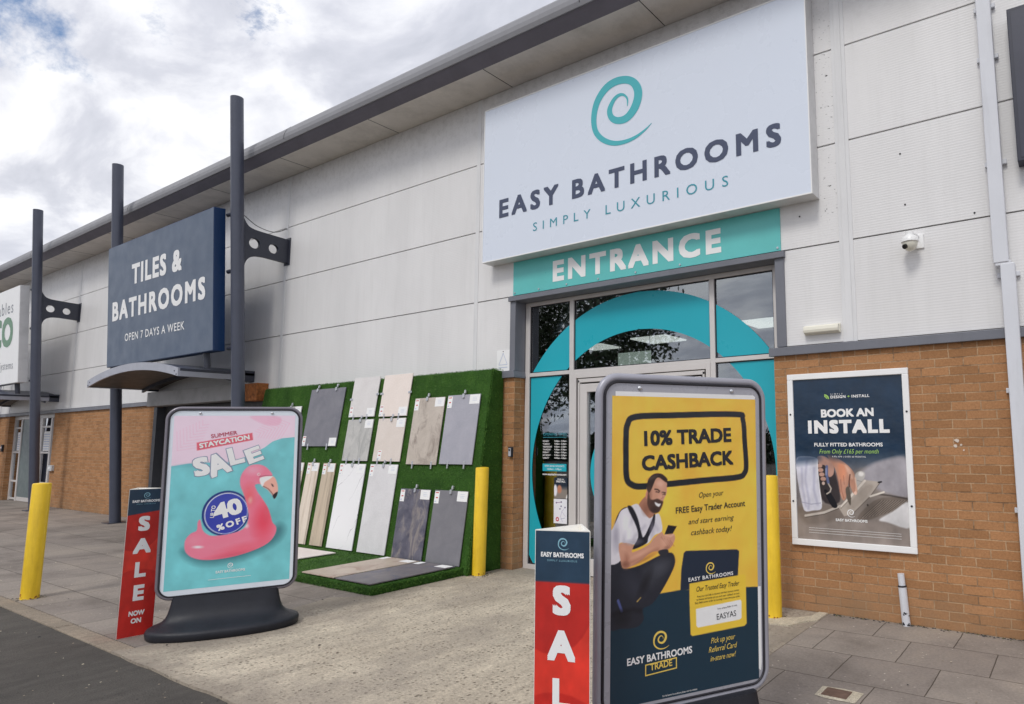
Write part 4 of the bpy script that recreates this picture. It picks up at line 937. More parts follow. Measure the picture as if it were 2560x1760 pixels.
# ------------------------------------------------------------------ swing pavement signs
def swing_sign(label, c, yaw, tilt, roll, W_, H_, fmat, mmat, fr_w, base_col):
    yaw, tilt, roll = map(math.radians, (yaw, tilt, roll))
    t = thing('pavement_sign', label, 'sign', (c[0], c[1], 0), yaw, 'swing signs on black bases')
    PM = Matrix.Translation((0, 0, c[2])) @ Matrix.Rotation(tilt, 4, 'X') @ Matrix.Rotation(-roll, 4, 'Y')
    a, b_ = W_ / 2, H_ / 2; r = .115
    P = rrect(-a + fr_w, a - fr_w, -b_ + fr_w, b_ - fr_w, r - fr_w, 10)
    def put(o): o.matrix_local = PM; return o
    mb = MB(); mb.tube([(x, .0, z) for x, z in rrect(-a + fr_w / 2, a - fr_w / 2, -b_ + fr_w / 2, b_ - fr_w / 2, r - fr_w / 2, 10)], fr_w / 2, 12, True); put(mb.build('frame', fmat, t, smooth=True))
    mb = MB(); mb.tube([(x, -.018, z) for x, z in rrect(-a + fr_w, a - fr_w, -b_ + fr_w, b_ - fr_w, r - fr_w, 10)], .0065, 6, True); put(mb.build('gasket', BLACKG, t, smooth=True))
    mb = MB(); mb.prism(P, -.016, .016); put(mb.build('board', mmat, t))
    mb = MB()
    for x in (-.27, .27):
        mb.loft([[(x + q * math.cos(2 * math.pi * k / 12), y, b_ - fr_w - .028 + q * math.sin(2 * math.pi * k / 12)) for k in range(12)] for q, y in ((.011, -.016), (.011, -.021), (.007, -.025), (.002, -.027))])
    mb.pm = PM; mb.split('screw', METAL, t, smooth=True)
    # moulded base: broad oval foot sweeping up into a flat neck
    rings = []
    for z, ra, rb, e_ in ((0, .540, .288, 2.3), (.012, .552, .302, 2.3), (.056, .558, .310, 2.3), (.072, .550, .302, 2.3), (.084, .530, .280, 2.3), (.098, .496, .232, 2.4), (.118, .455, .172, 2.7), (.145, .428, .124, 3.2), (.185, .410, .094, 4.2), (.24, .396, .074, 5.5), (.32, .382, .058, 7)):
        rg_ = []
        for k in range(56):
            th = 2 * math.pi * k / 56; cx, sx_ = math.cos(th), math.sin(th)
            rg_.append((ra * math.copysign(abs(cx) ** (2 / e_), cx), rb * math.copysign(abs(sx_) ** (2 / e_), sx_), z))
        rings.append(rg_)
    mb = MB(); mb.loft(rings); mb.build('base', base_col, t, smooth=True)
    mb = MB()
    for x in (-.25, .25): mb.cyl((x, 0, .27), (x, 0, c[2] - b_ + .02), .018, 10)
    mb.split('hinge_post', METAL, t)
    return t, put, PM
t, put, PM_ = swing_sign('pavement sign with a pink flamingo pool float reading SUMMER STAYCATION SALE', (-3.737, -3.165, 1.097), 61.3, -2.0, .7, 1.036, 1.6, SFRAME, SMARG, .030, BLACKP)
cv = Canvas(-.455, .456, -.722, .720, 170, 270, (112, 188, 194))
cv.mottle(.035, 5, stretch=(1, 1.4))
pk = [(-.47, .30), (-.455, .295), (-.33, .315), (-.2, .318), (-.046, .314), (.076, .357), (.155, .397), (.223, .438), (.28, .487), (.35, .515), (.452, .524), (.47, .525), (.47, .75), (-.47, .75)]
d_ = cv.poly(pk, (236, 200, 215), .004, 1, False)
def leaf(x, z, ang, L, al):
    for k in range(9):
        u = L * (k + 1) / 10; px, pz = x + u * math.cos(ang), z + u * math.sin(ang)
        for s in (-1, 1):
            q = .16 * (1 - k / 11); cv.stroke([(px, pz), (px + q * math.cos(ang + s * .75), pz + q * math.sin(ang + s * .75))], .007, (222, 168, 192), al)
leaf(.44, .66, 3.5, .30, .40); leaf(-.44, .40, .9, .34, .35)
cv.poly([(.10, .715), (.17, .66), (.26, .63), (.33, .64), (.34, .70), (.25, .72)], (214, 156, 182), .015, .5)
cv.poly([(-.46, .30), (-.33, .32), (-.05, .32), (.10, .365), (.06, .35), (-.2, .30), (-.46, .28)], (88, 160, 172), .02, .35)
# shadow on the printed water, then the float
cv.poly([(-.34, -.40), (-.30, -.48), (-.19, -.53), (0, -.53), (.2, -.48), (.36, -.38), (.40, -.28), (.34, -.25), (.2, -.40), (-.2, -.46)], (58, 108, 116), .07, .8)
body = [(.291, .18), (.26, .241), (.218, .276), (.171, .288), (.114, .279), (.07, .235), (.048, .178), (.05, .113), (.072, .053), (.091, -.006), (.112, -.085), (.122, -.15), (.117, -.208), (.091, -.257), (.036, -.284), (-.052, -.3), (-.139, -.301), (-.183, -.278), (-.211, -.239), (-.229, -.162), (-.246, -.18), (-.25, -.248), (-.289, -.269), (-.324, -.316), (-.329, -.377), (-.313, -.427), (-.269, -.468), (-.194, -.494), (-.086, -.499), (.056, -.482), (.2, -.439), (.29, -.389), (.334, -.322), (.337, -.264), (.307, -.222), (.29, -.162), (.267, -.095), (.223, -.014), (.18, .054), (.161, .107), (.189, .119), (.218, .117)]
db = cv.sdf(spline(body, 4))
cv.put(db, (228, 122, 146), .004)
def tint(cx, cz, a, b, col, al, rot=0, soft=.08):
    t_ = ((cv.X - cx) * math.cos(rot) + (cv.Z - cz) * math.sin(rot)) / a; u_ = (-(cv.X - cx) * math.sin(rot) + (cv.Z - cz) * math.cos(rot)) / b
    w_ = np.clip(1.2 - np.hypot(t_, u_), 0, 1) * al * np.clip(.5 - db / .01, 0, 1)
    cv.c = cv.c * (1 - w_[:, None]) + np.array(col, float) * w_[:, None]
tint(.24, -.20, .10, .22, (222, 72, 94), .95); tint(.12, .02, .06, .12, (226, 96, 104), .8); tint(-.05, -.40, .32, .07, (236, 128, 150), .7); tint(.05, -.47, .30, .035, (204, 84, 106), .75, .12); tint(.14, .24, .08, .05, (240, 158, 178), .8); tint(.10, -.42, .22, .05, (222, 92, 112), .6, .15); tint(.26, -.10, .03, .12, (210, 90, 108), .6); tint(-.27, -.33, .07, .05, (240, 140, 160), .7)
tint(-.235, -.385, .045, .014, (252, 222, 226), 1.0, -.1); tint(.105, -.235, .022, .03, (250, 214, 218), .9, .9); tint(.13, -.02, .02, .035, (250, 190, 170), .6)
cv.poly([(.228, .156), (.291, .18), (.322, .145), (.34, .071), (.335, .012), (.314, -.02), (.3, .008), (.261, .062), (.219, .097)], (232, 166, 150), .004)
cv.poly([(.199, .171), (.289, .182), (.278, .16), (.235, .13), (.221, .093), (.204, .118)], (238, 228, 224), .004)
cv.poly([(.314, -.02), (.3, .01), (.318, .03), (.338, .042), (.333, .006)], (34, 30, 34), .004); cv.poly([(.285, .115), (.30, .105), (.305, .085), (.293, .095)], (34, 30, 34), .003)
cv.stroke(spline([(.225, .095), (.262, .072), (.292, .035), (.306, .012)], 4, closed=False), .005, (60, 40, 44)); cv.stroke(spline([(.19, .18), (.24, .188), (.29, .185)], 4, closed=False), .004, (120, 70, 84))
cv.ell(.186, .202, .011, .011, (250, 236, 238)); cv.ell(.187, .202, .006, .006, (206, 60, 84))
# blue roundel tucked behind the neck
t_ = np.linspace(0, 2 * np.pi, 49)[:-1]; dc = np.maximum(cv.sdf([(-.045 + .176 * math.cos(k), -.118 + .190 * math.sin(k)) for k in t_]), -db)
cv.put(dc, (24, 44, 112), .004); di = np.maximum(cv.sdf([(-.043 + .160 * math.cos(k), -.120 + .174 * math.sin(k)) for k in t_]), -db)
cv.put(di, (222, 226, 240), .003); di2 = np.maximum(cv.sdf([(-.042 + .154 * math.cos(k), -.121 + .168 * math.sin(k)) for k in t_]), -db); cv.put(di2, (52, 62, 160), .003)
d_ = cv.sdf([(-.287, .489), (.122, .568), (.131, .504), (-.281, .422)]); cv.put(d_, (208, 92, 108), .002)
put(cv.build('poster', t, -.0168, .22))
m = MB(); yl = -.0182
line(m, 'STAYCATION', (-.262, .440), (.106, .512), .042, yl, 0, .05)
for s, p0, p1, h in (('S', (-.283, .199), (-.172, .221), .155), ('A', (-.163, .183), (-.014, .243), .185), ('L', (-.030, .285), (.080, .314), .150), ('E', (.110, .291), (.224, .336), .130)): line(m, s, p0, p1, h, yl - .0006, 0, .06)
line(m, '40', (-.120, -.176), (.086, -.120), .136, yl, 0, .06); line(m, '%OFF', (-.098, -.266), (.118, -.200), .052, yl, 0, .05); line(m, 'UP TO', (-.131, -.152), (-.122, -.050), .030, yl, 0, .03)
spiral(m, -.014, -.583, .045, yl); line(m, 'EASY BATHROOMS', (-.097, -.616), (.116, -.614), .021, yl, 0, .02); m.flat([(-.15, -.665), (.16, -.661), (.16, -.658), (-.15, -.662)], yl)
m.pm = PM_; m.split('lettering', WHITET, t)
m = MB(); line(m, 'SUMMER', (-.183, .525), (.011, .556), .034, yl, 0, .025); put(m.build('red_lettering', M('lettering_rose', A(176, 74, 96), .4), t))
m = MB()
for s, p0, p1, h in (('S', (-.288, .194), (-.166, .218), .164), ('A', (-.171, .177), (-.004, .241), .197), ('L', (-.036, .279), (.086, .310), .160), ('E', (.104, .285), (.229, .334), .140)): line(m, s, p0, p1, h, yl - .0002, 0, .085)
m.pm = PM_; m.split('letter_outline', M('outline_slate', A(128, 138, 160), .4), t)

t, put, PM_ = swing_sign('yellow and navy pavement sign reading 10% TRADE CASHBACK, nearest the camera', (.801, -3.191, 1.099), 60.9, 1.1, -.1, .994, 1.6, SFRAMEG, SMARGG, .042, BLACKP)
cv = Canvas(-.417, .424, -.738, .690, 250, 424, (244, 184, 70))
cv.mottle(.03, 5)
cv.poly([(-.5, -.27), (-.176, -.253), (-.048, -.248), (.346, -.275), (.5, -.287), (.5, -.8), (-.5, -.8)], (22, 48, 64), .003, 1, False)
NV = (30, 42, 60)
cv.stroke(spline([(-.343, .50), (-.335, .555), (-.295, .590), (-.1, .600), (.294, .610), (.341, .583), (.352, .46), (.359, .346), (.348, .305), (.303, .284), (.1, .275), (-.114, .264), (-.26, .258), (-.31, .268), (-.338, .30), (-.343, .40)], 5), .030, (28, 32, 40), 1, 0, True)
SK, SKD, HR, DK = (198, 146, 122), (158, 104, 84), (52, 40, 38), (30, 30, 40)
cv.poly([(-.416, -.08), (-.367, -.081), (-.352, -.117), (-.27, -.111), (-.157, -.073), (-.093, -.066), (-.073, -.102), (-.087, -.15), (-.145, -.237), (-.201, -.295), (-.251, -.313), (-.245, -.359), (-.281, -.391), (-.365, -.388), (-.43, -.363), (-.43, -.08)], (36, 38, 48), .004)
cv.poly([(-.25, -.13), (-.12, -.09), (-.09, -.12), (-.20, -.22)], (62, 64, 72), .05, .6); cv.stroke([(-.38, -.26), (-.36, -.31)], .012, (92, 104, 170), .8); cv.stroke([(-.28, -.275), (-.262, -.26)], .006, (224, 186, 96)); cv.stroke([(-.40, -.32), (-.30, -.31), (-.26, -.32)], .02, (20, 20, 28), .6, .02)
cv.poly([(-.333, .162), (-.366, .155), (-.393, .113), (-.414, .037), (-.43, -.02), (-.41, .0), (-.382, .107)], DK, .003)
cv.poly([(-.225, .213), (-.276, .17), (-.259, .147), (-.219, .105), (-.196, .116), (-.19, .136)], (168, 116, 94), .004)
cv.poly([(-.43, .04), (-.41, .07), (-.387, .113), (-.366, .15), (-.321, .167), (-.282, .177), (-.256, .147), (-.219, .107), (-.196, .114), (-.167, .125), (-.151, .093), (-.147, .040), (-.189, .023), (-.227, -.013), (-.304, -.011), (-.377, -.001), (-.368, -.079), (-.43, -.085)], (214, 210, 216), .003)
for P in ([(-.30, .12), (-.34, .05), (-.36, -.02)], [(-.24, .07), (-.30, .02)], [(-.39, .06), (-.38, -.03)], [(-.20, .09), (-.17, .05)]): cv.stroke(P, .014, (172, 168, 180), .6, .02)
cv.poly([(-.333, .162), (-.310, .165), (-.279, .111), (-.259, .041), (-.245, .02), (-.208, .084), (-.192, .122), (-.184, .118), (-.19, .070), (-.220, .018), (-.233, -.012), (-.307, -.033), (-.277, .018), (-.287, .072)], DK, .003)
cv.poly([(-.375, -.004), (-.304, -.011), (-.31, -.044), (-.283, -.042), (-.221, -.019), (-.189, .012), (-.148, .036), (-.132, .019), (-.086, .025), (-.073, .003), (-.085, -.026), (-.106, -.045), (-.145, -.056), (-.202, -.054), (-.27, -.096), (-.319, -.113), (-.355, -.115), (-.368, -.079)], SK, .003)
cv.poly([(-.36, -.04), (-.33, -.06), (-.32, -.11), (-.352, -.113)], SKD, .02, .7); cv.stroke([(-.31, -.09), (-.24, -.065), (-.17, -.045)], .014, SKD, .6, .02)
for k in range(4): cv.stroke([(-.15 + k * .016, .012 - k * .006), (-.115 + k * .012, -.03 - k * .002)], .004, SKD, .7)
cv.poly([(-.112, .067), (-.063, .058), (-.086, .025), (-.133, .023)], (26, 26, 32), .003, 1, False); cv.stroke([(-.127, .02), (-.10, .012), (-.085, .018)], .010, (214, 166, 142))
cv.poly([(-.167, -.053), (-.118, -.047), (-.112, -.071), (-.148, -.079)], (44, 44, 52), .003)
cv.poly([(-.228, .258), (-.196, .277), (-.167, .297), (-.123, .277), (-.119, .249), (-.121, .219), (-.135, .194), (-.148, .164), (-.161, .134), (-.19, .13), (-.216, .15), (-.228, .183), (-.231, .223)], SK, .003)
cv.ell(-.227, .215, .010, .018, (206, 140, 118), .004)
cv.ell(-.15, .262, .018, .018, (216, 168, 146), .03, .8); cv.ell(-.155, .205, .014, .012, (214, 158, 136), .02, .8)
cv.poly([(-.221, .232), (-.212, .200), (-.196, .192), (-.172, .196), (-.150, .186), (-.139, .178), (-.151, .149), (-.166, .132), (-.19, .128), (-.216, .145), (-.228, .18)], (74, 54, 48), .006)
cv.poly([(-.187, .181), (-.167, .172), (-.154, .170), (-.164, .157), (-.18, .166)], (236, 230, 228), .002)
cv.stroke([(-.186, .242), (-.170, .240), (-.160, .232)], .006, HR); cv.stroke([(-.145, .226), (-.128, .222)], .006, HR); cv.stroke([(-.180, .230), (-.163, .226)], .005, (70, 48, 44)); cv.stroke([(-.143, .216), (-.128, .214)], .005, (70, 48, 44))
cv.stroke([(-.150, .228), (-.140, .200), (-.150, .196)], .005, SKD, .8)
cv.poly([(-.231, .250), (-.228, .273), (-.22, .293), (-.202, .31), (-.179, .318), (-.149, .315), (-.126, .3), (-.115, .285), (-.123, .272), (-.161, .296), (-.18, .291), (-.193, .267), (-.205, .242), (-.219, .225)], HR, .003)
cv.poly([(-.024, -.073), (-.011, -.064), (.294, -.081), (.308, -.091), (.297, -.23), (.005, -.25), (-.044, -.250), (-.038, -.149)], NV, .002, 1, False)
cv.poly([(.008, -.223), (.336, -.21), (.347, -.22), (.35, -.456), (.336, -.466), (.024, -.474), (.014, -.465), (.008, -.308)], (242, 188, 62), .002, 1, False)
cv.poly([(.045, -.348), (.312, -.334), (.319, -.344), (.318, -.424), (.307, -.431), (.057, -.438), (.047, -.428)], (226, 228, 234), .002, 1, False)
def soft(cx, cz, a, b_, col, al, rot=0):
    t_ = ((cv.X - cx) * math.cos(rot) + (cv.Z - cz) * math.sin(rot)) / a; u_ = (-(cv.X - cx) * math.sin(rot) + (cv.Z - cz) * math.cos(rot)) / b_
    w_ = np.clip(1 - np.hypot(t_, u_), 0, 1) ** .8 * al; cv.c = cv.c * (1 - w_[:, None]) + np.array(col, float) * w_[:, None]
soft(-.215, .215, .018, .05, (120, 78, 64), .55); soft(-.160, .270, .03, .018, (226, 180, 158), .6); soft(-.145, .215, .012, .03, (216, 166, 144), .5); soft(-.20, .298, .04, .012, (96, 78, 70), .6, .3)
soft(-.185, .145, .03, .02, (46, 34, 32), .6); soft(-.235, .15, .03, .04, (120, 80, 66), .6)
soft(-.335, .07, .03, .09, (244, 242, 246), .7, .2); soft(-.395, .03, .025, .09, (150, 146, 160), .7); soft(-.20, .05, .02, .06, (158, 152, 166), .6); soft(-.30, .00, .06, .02, (150, 146, 158), .6)
soft(-.26, -.06, .08, .016, (222, 172, 148), .6, .35); soft(-.24, -.085, .09, .012, (128, 84, 68), .6, .35); soft(-.355, -.05, .02, .05, (214, 164, 140), .6); soft(-.345, -.10, .03, .02, (110, 72, 58), .6)
soft(-.13, -.01, .03, .03, (222, 176, 152), .5); soft(-.115, -.04, .025, .012, (120, 80, 66), .6)
soft(-.16, -.13, .07, .05, (78, 80, 90), .55, .4); soft(-.30, -.20, .06, .10, (58, 60, 72), .5, .6); soft(-.36, -.34, .06, .05, (20, 20, 26), .6); soft(-.24, -.20, .03, .10, (18, 18, 24), .6, -.5)
put(cv.build('poster', t, -.0168, .26))
yl = -.0182
m = MB(); line(m, '10% TRADE', (-.245, .450), (.266, .467), .073, yl, 0, .045); line(m, 'CASHBACK', (-.257, .331), (.278, .350), .073, yl, 0, .045)
line(m, 'FREE Easy Trader Account', (-.069, .119), (.348, .135), .030, yl, 0, .012)
for s, p0, p1, h in (('Open your', (.066, .190), (.214, .197), .026), ('and start earning', (.003, .063), (.277, .070), .025), ('cashback today!', (.018, .009), (.264, .014), .027)): line(m, s, p0, p1, h, yl, 0, .0, .3)
line(m, 'EASYAS', (.167, -.415), (.284, -.410), .028, yl, 0, .0); line(m, 'Our Trusted Easy Trader', (.048, -.266), (.306, -.261), .024, yl, 0, .0, .3); line(m, 'Your unique Refer A code', (.17, -.366), (.29, -.361), .008, yl, 0, .0)
line(m, 'Keep your card safe to discount and share account number', (.052, -.294), (.304, -.288), .009, yl, 0, 0); line(m, 'to friends and family and you both earn cashback on your', (.048, -.309), (.307, -.304), .009, yl, 0, 0); line(m, 'Easy Bathrooms order by quoting it next time you order', (.040, -.324), (.309, -.319), .009, yl, 0, 0)
m.pm = PM_; m.split('black_lettering', M('lettering_black', A(34, 34, 40), .45), t)
m = MB(); line(m, 'EASY BATHROOMS', (-.332, -.559), (.021, -.552), .033, yl, 0, .03); line(m, 'EASY BATHROOMS', (.002, -.2130), (.268, -.2060), .018, yl, 0, .03); line(m, 'For full terms & conditions please visit the website', (-.144, -.729), (.049, -.729), .008, yl, 0, 0)
m.pm = PM_; m.split('white_lettering', WHITET, t)
m = MB(); spiral(m, -.195, -.511, .086, yl); spiral(m, .103, -.189, .058, yl)
line(m, 'TRADE', (-.211, -.599), (-.091, -.594), .030, yl, 0, .02)
for s, p0, p1 in (('Pick up your', (.131, -.524), (.277, -.521)), ('Referral Card', (.117, -.566), (.288, -.563)), ('in-store now!', (.127, -.609), (.280, -.606))): line(m, s, p0, p1, .026, yl, 0, .0, .3)
m.k += 1; m.hold = True; O_ = [(-.235, -.570), (-.068, -.561), (-.068, -.596 - .012), (-.235, -.607 - .010)]
for i in range(4):
    p, q = O_[i], O_[(i + 1) % 4]; d2 = Vector((q[0] - p[0], q[1] - p[1])).normalized(); n2 = Vector((-d2.y, d2.x)) * .0026
    m.flat([(p[0] - n2.x - d2.x * .0026, p[1] - n2.y - d2.y * .0026), (q[0] - n2.x + d2.x * .0026, q[1] - n2.y + d2.y * .0026), (q[0] + n2.x + d2.x * .0026, q[1] + n2.y + d2.y * .0026), (p[0] + n2.x - d2.x * .0026, p[1] + n2.y - d2.y * .0026)], yl - .0001 * i)
m.pm = PM_; m.split('gold_lettering', M('lettering_gold', A(226, 190, 92), .4), t)
m = MB(); m.flat([(.4235, -.69), (.436, -.70), (.442, -.66), (.442, -.28), (.4235, -.28)], -.0169); m.flat([(-.40, .690), (.42, .690), (.424, .702), (.41, .712), (-.40, .712)], -.0169); m.pm = PM_; m.split('poster_margin', CARD, t)

# ------------------------------------------------------------------ SALE totems
LOGOT = M('logo_pale_teal', A(126, 170, 186), .4); TOTC = M('totem_card', A(224, 216, 210), .6)
def totem(label, loc, yaw, tilt):
    t = thing('sale_totem', label, 'sign', loc, yaw, 'triangular card SALE totems')
    s, H_ = .253, 1.2; hgt = s * math.sqrt(3) / 2; R_ = Matrix.Rotation(math.radians(tilt), 4, 'Y')
    tri_ = [(-s / 2, 0), (s / 2, 0), (0, hgt)]
    mb = MB(); inn = [(-s / 2 + .012, .007), (s / 2 - .012, .007), (0, hgt - .014)]
    vs = [(x, y, 0) for x, y in tri_] + [(x, y, H_) for x, y in tri_] + [(x, y, 0) for x, y in inn] + [(x, y, H_) for x, y in inn]
    fs = []
    for i in range(3):
        j = (i + 1) % 3; fs += [(i, j, j + 3, i + 3), (j + 6, i + 6, i + 9, j + 9), (i + 3, j + 3, j + 9, i + 9)]
    mb.add(vs, fs); o = mb.build('card_body', TOTC, t); o.matrix_local = R_
    mb = MB(); mb.add([(x, y, H_ - .035) for x, y in inn], [(0, 1, 2)]); o = mb.build('top_flap', CARD, t); o.matrix_local = R_
    for k in range(3):
        cv = Canvas(-s / 2 + .003, s / 2 - .003, .002, H_ - .004, 54, 240, (190, 44, 34))
        for cx, cz, r_, cl in ((.22, .62, .42, (206, 54, 40)), (-.02, .10, .34, (176, 34, 28)), (.26, .22, .22, (170, 32, 26)), (-.05, .95, .2, (170, 34, 30))): cv.ell(cx, cz, r_, r_ * 1.3, cl, .006, .8)
        cv.put(-(cv.Z - (.985 + (.03 * (cv.X + .12) / .24 if tilt else 0))), (34, 56, 76), .003); cv.mottle(.03, 4, stretch=(1, 3))
        o = cv.build('printed_face', t, -.0012, .45)
        m = MB(); yl = -.0022
        for ch, z, h, x0, x1 in (('S', .852, .120, -.042, .040), ('A', .668, .122, -.065, .062), ('L', .474, .124, -.040, .040), ('E', .286, .126, -.036, .040)): line(m, ch, (x0, z), (x1, z), h, yl, 0, .06)
        line(m, 'NOW', (-.055, .166), (.055, .166), .040, yl, 0, .05); line(m, 'ON', (-.036, .106), (.036, .106), .040, yl, 0, .05)
        line(m, 'EASY BATHROOMS', (-.098, 1.088), (.098, 1.088), .020, yl, 0, .05)
        m.pm = None; q0 = set(COL.objects); m.split('lettering', WHITET, t); o2s = [q_ for q_ in COL.objects if q_ not in q0]
        m = MB(); spiral(m, -.020, 1.118, .050, yl); line(m, 'SIMPLY LUXURIOUS', (-.068, 1.070), (.068, 1.070), .008, yl, 0, 0); q0 = set(COL.objects); m.split('logo', LOGOT, t); o2s += [q_ for q_ in COL.objects if q_ not in q0]
        c0 = Vector((0, hgt / 3, 0)); K = R_ @ Matrix.Translation(c0) @ Matrix.Rotation(2 * math.pi * k / 3, 4, 'Z') @ Matrix.Translation(-c0)
        for q in [o] + o2s: q.matrix_local = K
    return t
totem('red and navy triangular SALE totem beside the flamingo sign', (-4.185, -3.655, 0), math.radians(88), 0.6)
totem('red and navy triangular SALE totem in front of the glass doors', (.602, -3.90, 0), math.radians(16.8), 0.0)

# ------------------------------------------------------------------ bollards
for (x, y, h, lx, lab) in ((-6.744, -3.66, 1.175, .05, 'yellow steel bollard by the kerb at far left'), (-3.617, -.42, 1.262, .03, 'yellow steel bollard at the right end of the turf display'), (.075, -.385, 1.245, .0, 'yellow steel bollard behind the cashback sign, worn at its foot')):
    t = thing('bollard', lab, 'bollard', (x, y, 0), 0, 'yellow bollards')
    n = 32; b = MB(); r = .078
    prof = [(r, -.1), (r, h - .012), (r - .004, h - .003), (r - .012, h), (.02, h + .004)]
    b.loft([[(q * math.cos(2 * math.pi * k / n) + lx * z / h, q * math.sin(2 * math.pi * k / n), z) for k in range(n)] for q, z in prof]); b.build('post', YELL, t, smooth=True)
    b = MB()
    for k in range(22):
        a = random.uniform(0, 2 * math.pi); z = abs(random.gauss(0, .02)); q = random.uniform(.004, .011)
        c_ = Vector(((r + .0012) * math.cos(a), (r + .0012) * math.sin(a), z)); tx = Vector((-math.sin(a), math.cos(a), 0))
        b.add([c_ + tx * q * random.uniform(.7, 1.5) * math.cos(p) + Vector((0, 0, q * math.sin(p))) for p in (0, 1.3, 2.6, 3.9, 5.2)], [(0, 1, 2, 3, 4)])
    b.build('worn_patch', RUST, t)

# ------------------------------------------------------------------ turf display stand
SL = .14455; SA = math.atan(SL)
def sy_(z): return -.550 + SL * z
t = thing('turf_display', 'tile display stand covered in green artificial grass', 'display stand', (-6.4, -.9, 0)); DO = Vector((-6.4, -.9, 0))
def loc(v): return (v[0] - DO.x, v[1] - DO.y, v[2])
X0, X1 = -9.12, -3.665
def slab(name, pts_yz, x0, x1):
    b = MB(); b.prism_x([(y - DO.y, z) for y, z in pts_yz], x0 - DO.x, x1 - DO.x); return b.build(name, TURF, t, bevel=.02)
slab('back_panel', [(-.008, .0), (sy_(.0), .0), (sy_(2.48), 2.48), (-.008, 2.462)], X0, X1)
slab('platform', [(sy_(.09) + .02, 0), (-1.755, 0), (-1.755, .092), (sy_(.09) + .02, .092)], X0, -3.745)
def blades(name, o, u, v, nrm, n, L, keep=None, droop=(0, 0, 0)):
    o, u, v, nrm = map(np.array, (o, u, v, nrm)); a = RNG.random((n, 2))
    P = o + a[:, :1] * u + a[:, 1:] * v
    if keep is not None: P = P[keep(P)]
    n = len(P); d = RNG.standard_normal((n, 3)); d -= (d @ nrm)[:, None] * nrm; d /= np.linalg.norm(d, axis=1)[:, None]
    ln = L * RNG.uniform(.55, 1.15, (n, 1)); tip = P + nrm * ln * RNG.uniform(.5, 1.0, (n, 1)) + d * ln * .75 + np.array(droop) * ln
    wd = np.cross(d, nrm) * RNG.uniform(.0016, .0034, (n, 1))
    V = np.stack([P - wd, P + wd, tip], 1).reshape(-1, 3) - np.array(DO)
    me = bpy.data.meshes.new(name); me.from_pydata(V, [], np.arange(3 * n).reshape(-1, 3).tolist()); me.materials.append(BLADE)
    ob = bpy.data.objects.new(name, me); COL.objects.link(ob); adopt(ob, t); ob['kind'] = 'stuff'
nf_ = np.array((0, -math.cos(SA), math.sin(SA)))
blades('turf_pile', (X0, sy_(0) - .001, 0), (X1 - X0, 0, 0), (0, SL * 2.48, 2.48), nf_, 60000, .016, droop=(0, 0, -.4))
blades('turf_pile', (X1 + .001, -.01, 0), (0, -.54, 0), (0, 0, 2.47), (1, 0, 0), 9000, .015, lambda P: P[:, 1] > sy_(P[:, 2]), (0, 0, -.4))
blades('turf_pile', (X0, -1.755, .093), (-3.745 - X0, 0, 0), (0, 1.25, 0), (0, 0, 1), 34000, .016)
blades('turf_pile', (X0, -1.756, 0), (-3.745 - X0, 0, 0), (0, 0, .09), (0, -1, 0), 9000, .018, None, (0, 0, -.3))
blades('turf_pile', (-3.744, -1.755, 0), (0, 1.25, 0), (0, 0, .09), (1, 0, 0), 3000, .018, None, (0, 0, -.3))
blades('turf_pile', (X1 - .01, sy_(0) - .004, 0), (.014, 0, 0), (0, SL * 2.48, 2.48), np.array((.7, -.7, 0)), 2600, .026)
blades('turf_pile', (X0, sy_(2.48) + .01, 2.482), (X1 - X0, 0, 0), (0, .16, 0), np.array((0, -.3, .954)), 5000, .018)
# tiles
TM = {
 'dark': stone_mat('tile_dark_grey', A(104, 104, 113), A(122, 121, 128), 4),
 'pale': stone_mat('tile_pale_grey', A(198, 194, 193), A(208, 205, 204), 3),
 'cream': stone_mat('tile_cream', A(214, 202, 194), A(220, 209, 202), 3),
 'midgrey': stone_mat('tile_mid_grey', A(166, 165, 163), A(184, 182, 179), 5, c2=A(150, 150, 148)),
 'beige': stone_mat('tile_beige', A(200, 189, 181), A(208, 198, 191), 4),
 'brown': stone_mat('tile_brown_stone', A(168, 158, 148), A(186, 176, 166), 3.5, c2=A(128, 116, 108)),
 'blue': stone_mat('tile_blue_grey', A(146, 146, 156), A(160, 159, 168), 3),
 'wood': stone_mat('tile_pale_wood', A(216, 202, 188), A(190, 174, 156), mode='wood', c2=A(140, 126, 112)),
 'wood2': stone_mat('tile_brown_wood', A(188, 172, 152), A(160, 144, 124), mode='wood', c2=A(136, 122, 108)),
 'marble': stone_mat('tile_marble', A(220, 219, 224), A(128, 126, 130), mode='marble', rough=.2),
 'lgrey': stone_mat('tile_light_stone', A(196, 194, 196), A(208, 206, 208), 3),
 'slate': stone_mat('tile_slate', A(62, 62, 78), A(104, 102, 114), 5, c2=A(136, 128, 124)),
 'anth': stone_mat('tile_anthracite', A(108, 107, 113), A(118, 117, 122), 6),
 'white': stone_mat('tile_white_floor', A(206, 196, 192), A(214, 206, 202), 3),
 'fbeige': stone_mat('tile_floor_beige', A(166, 152, 140), A(182, 168, 154), 3.5, c2=A(146, 120, 106)),
 'fslate': stone_mat('tile_floor_slate', A(96, 92, 98), A(118, 112, 114), 4, c2=A(82, 84, 104)),
}
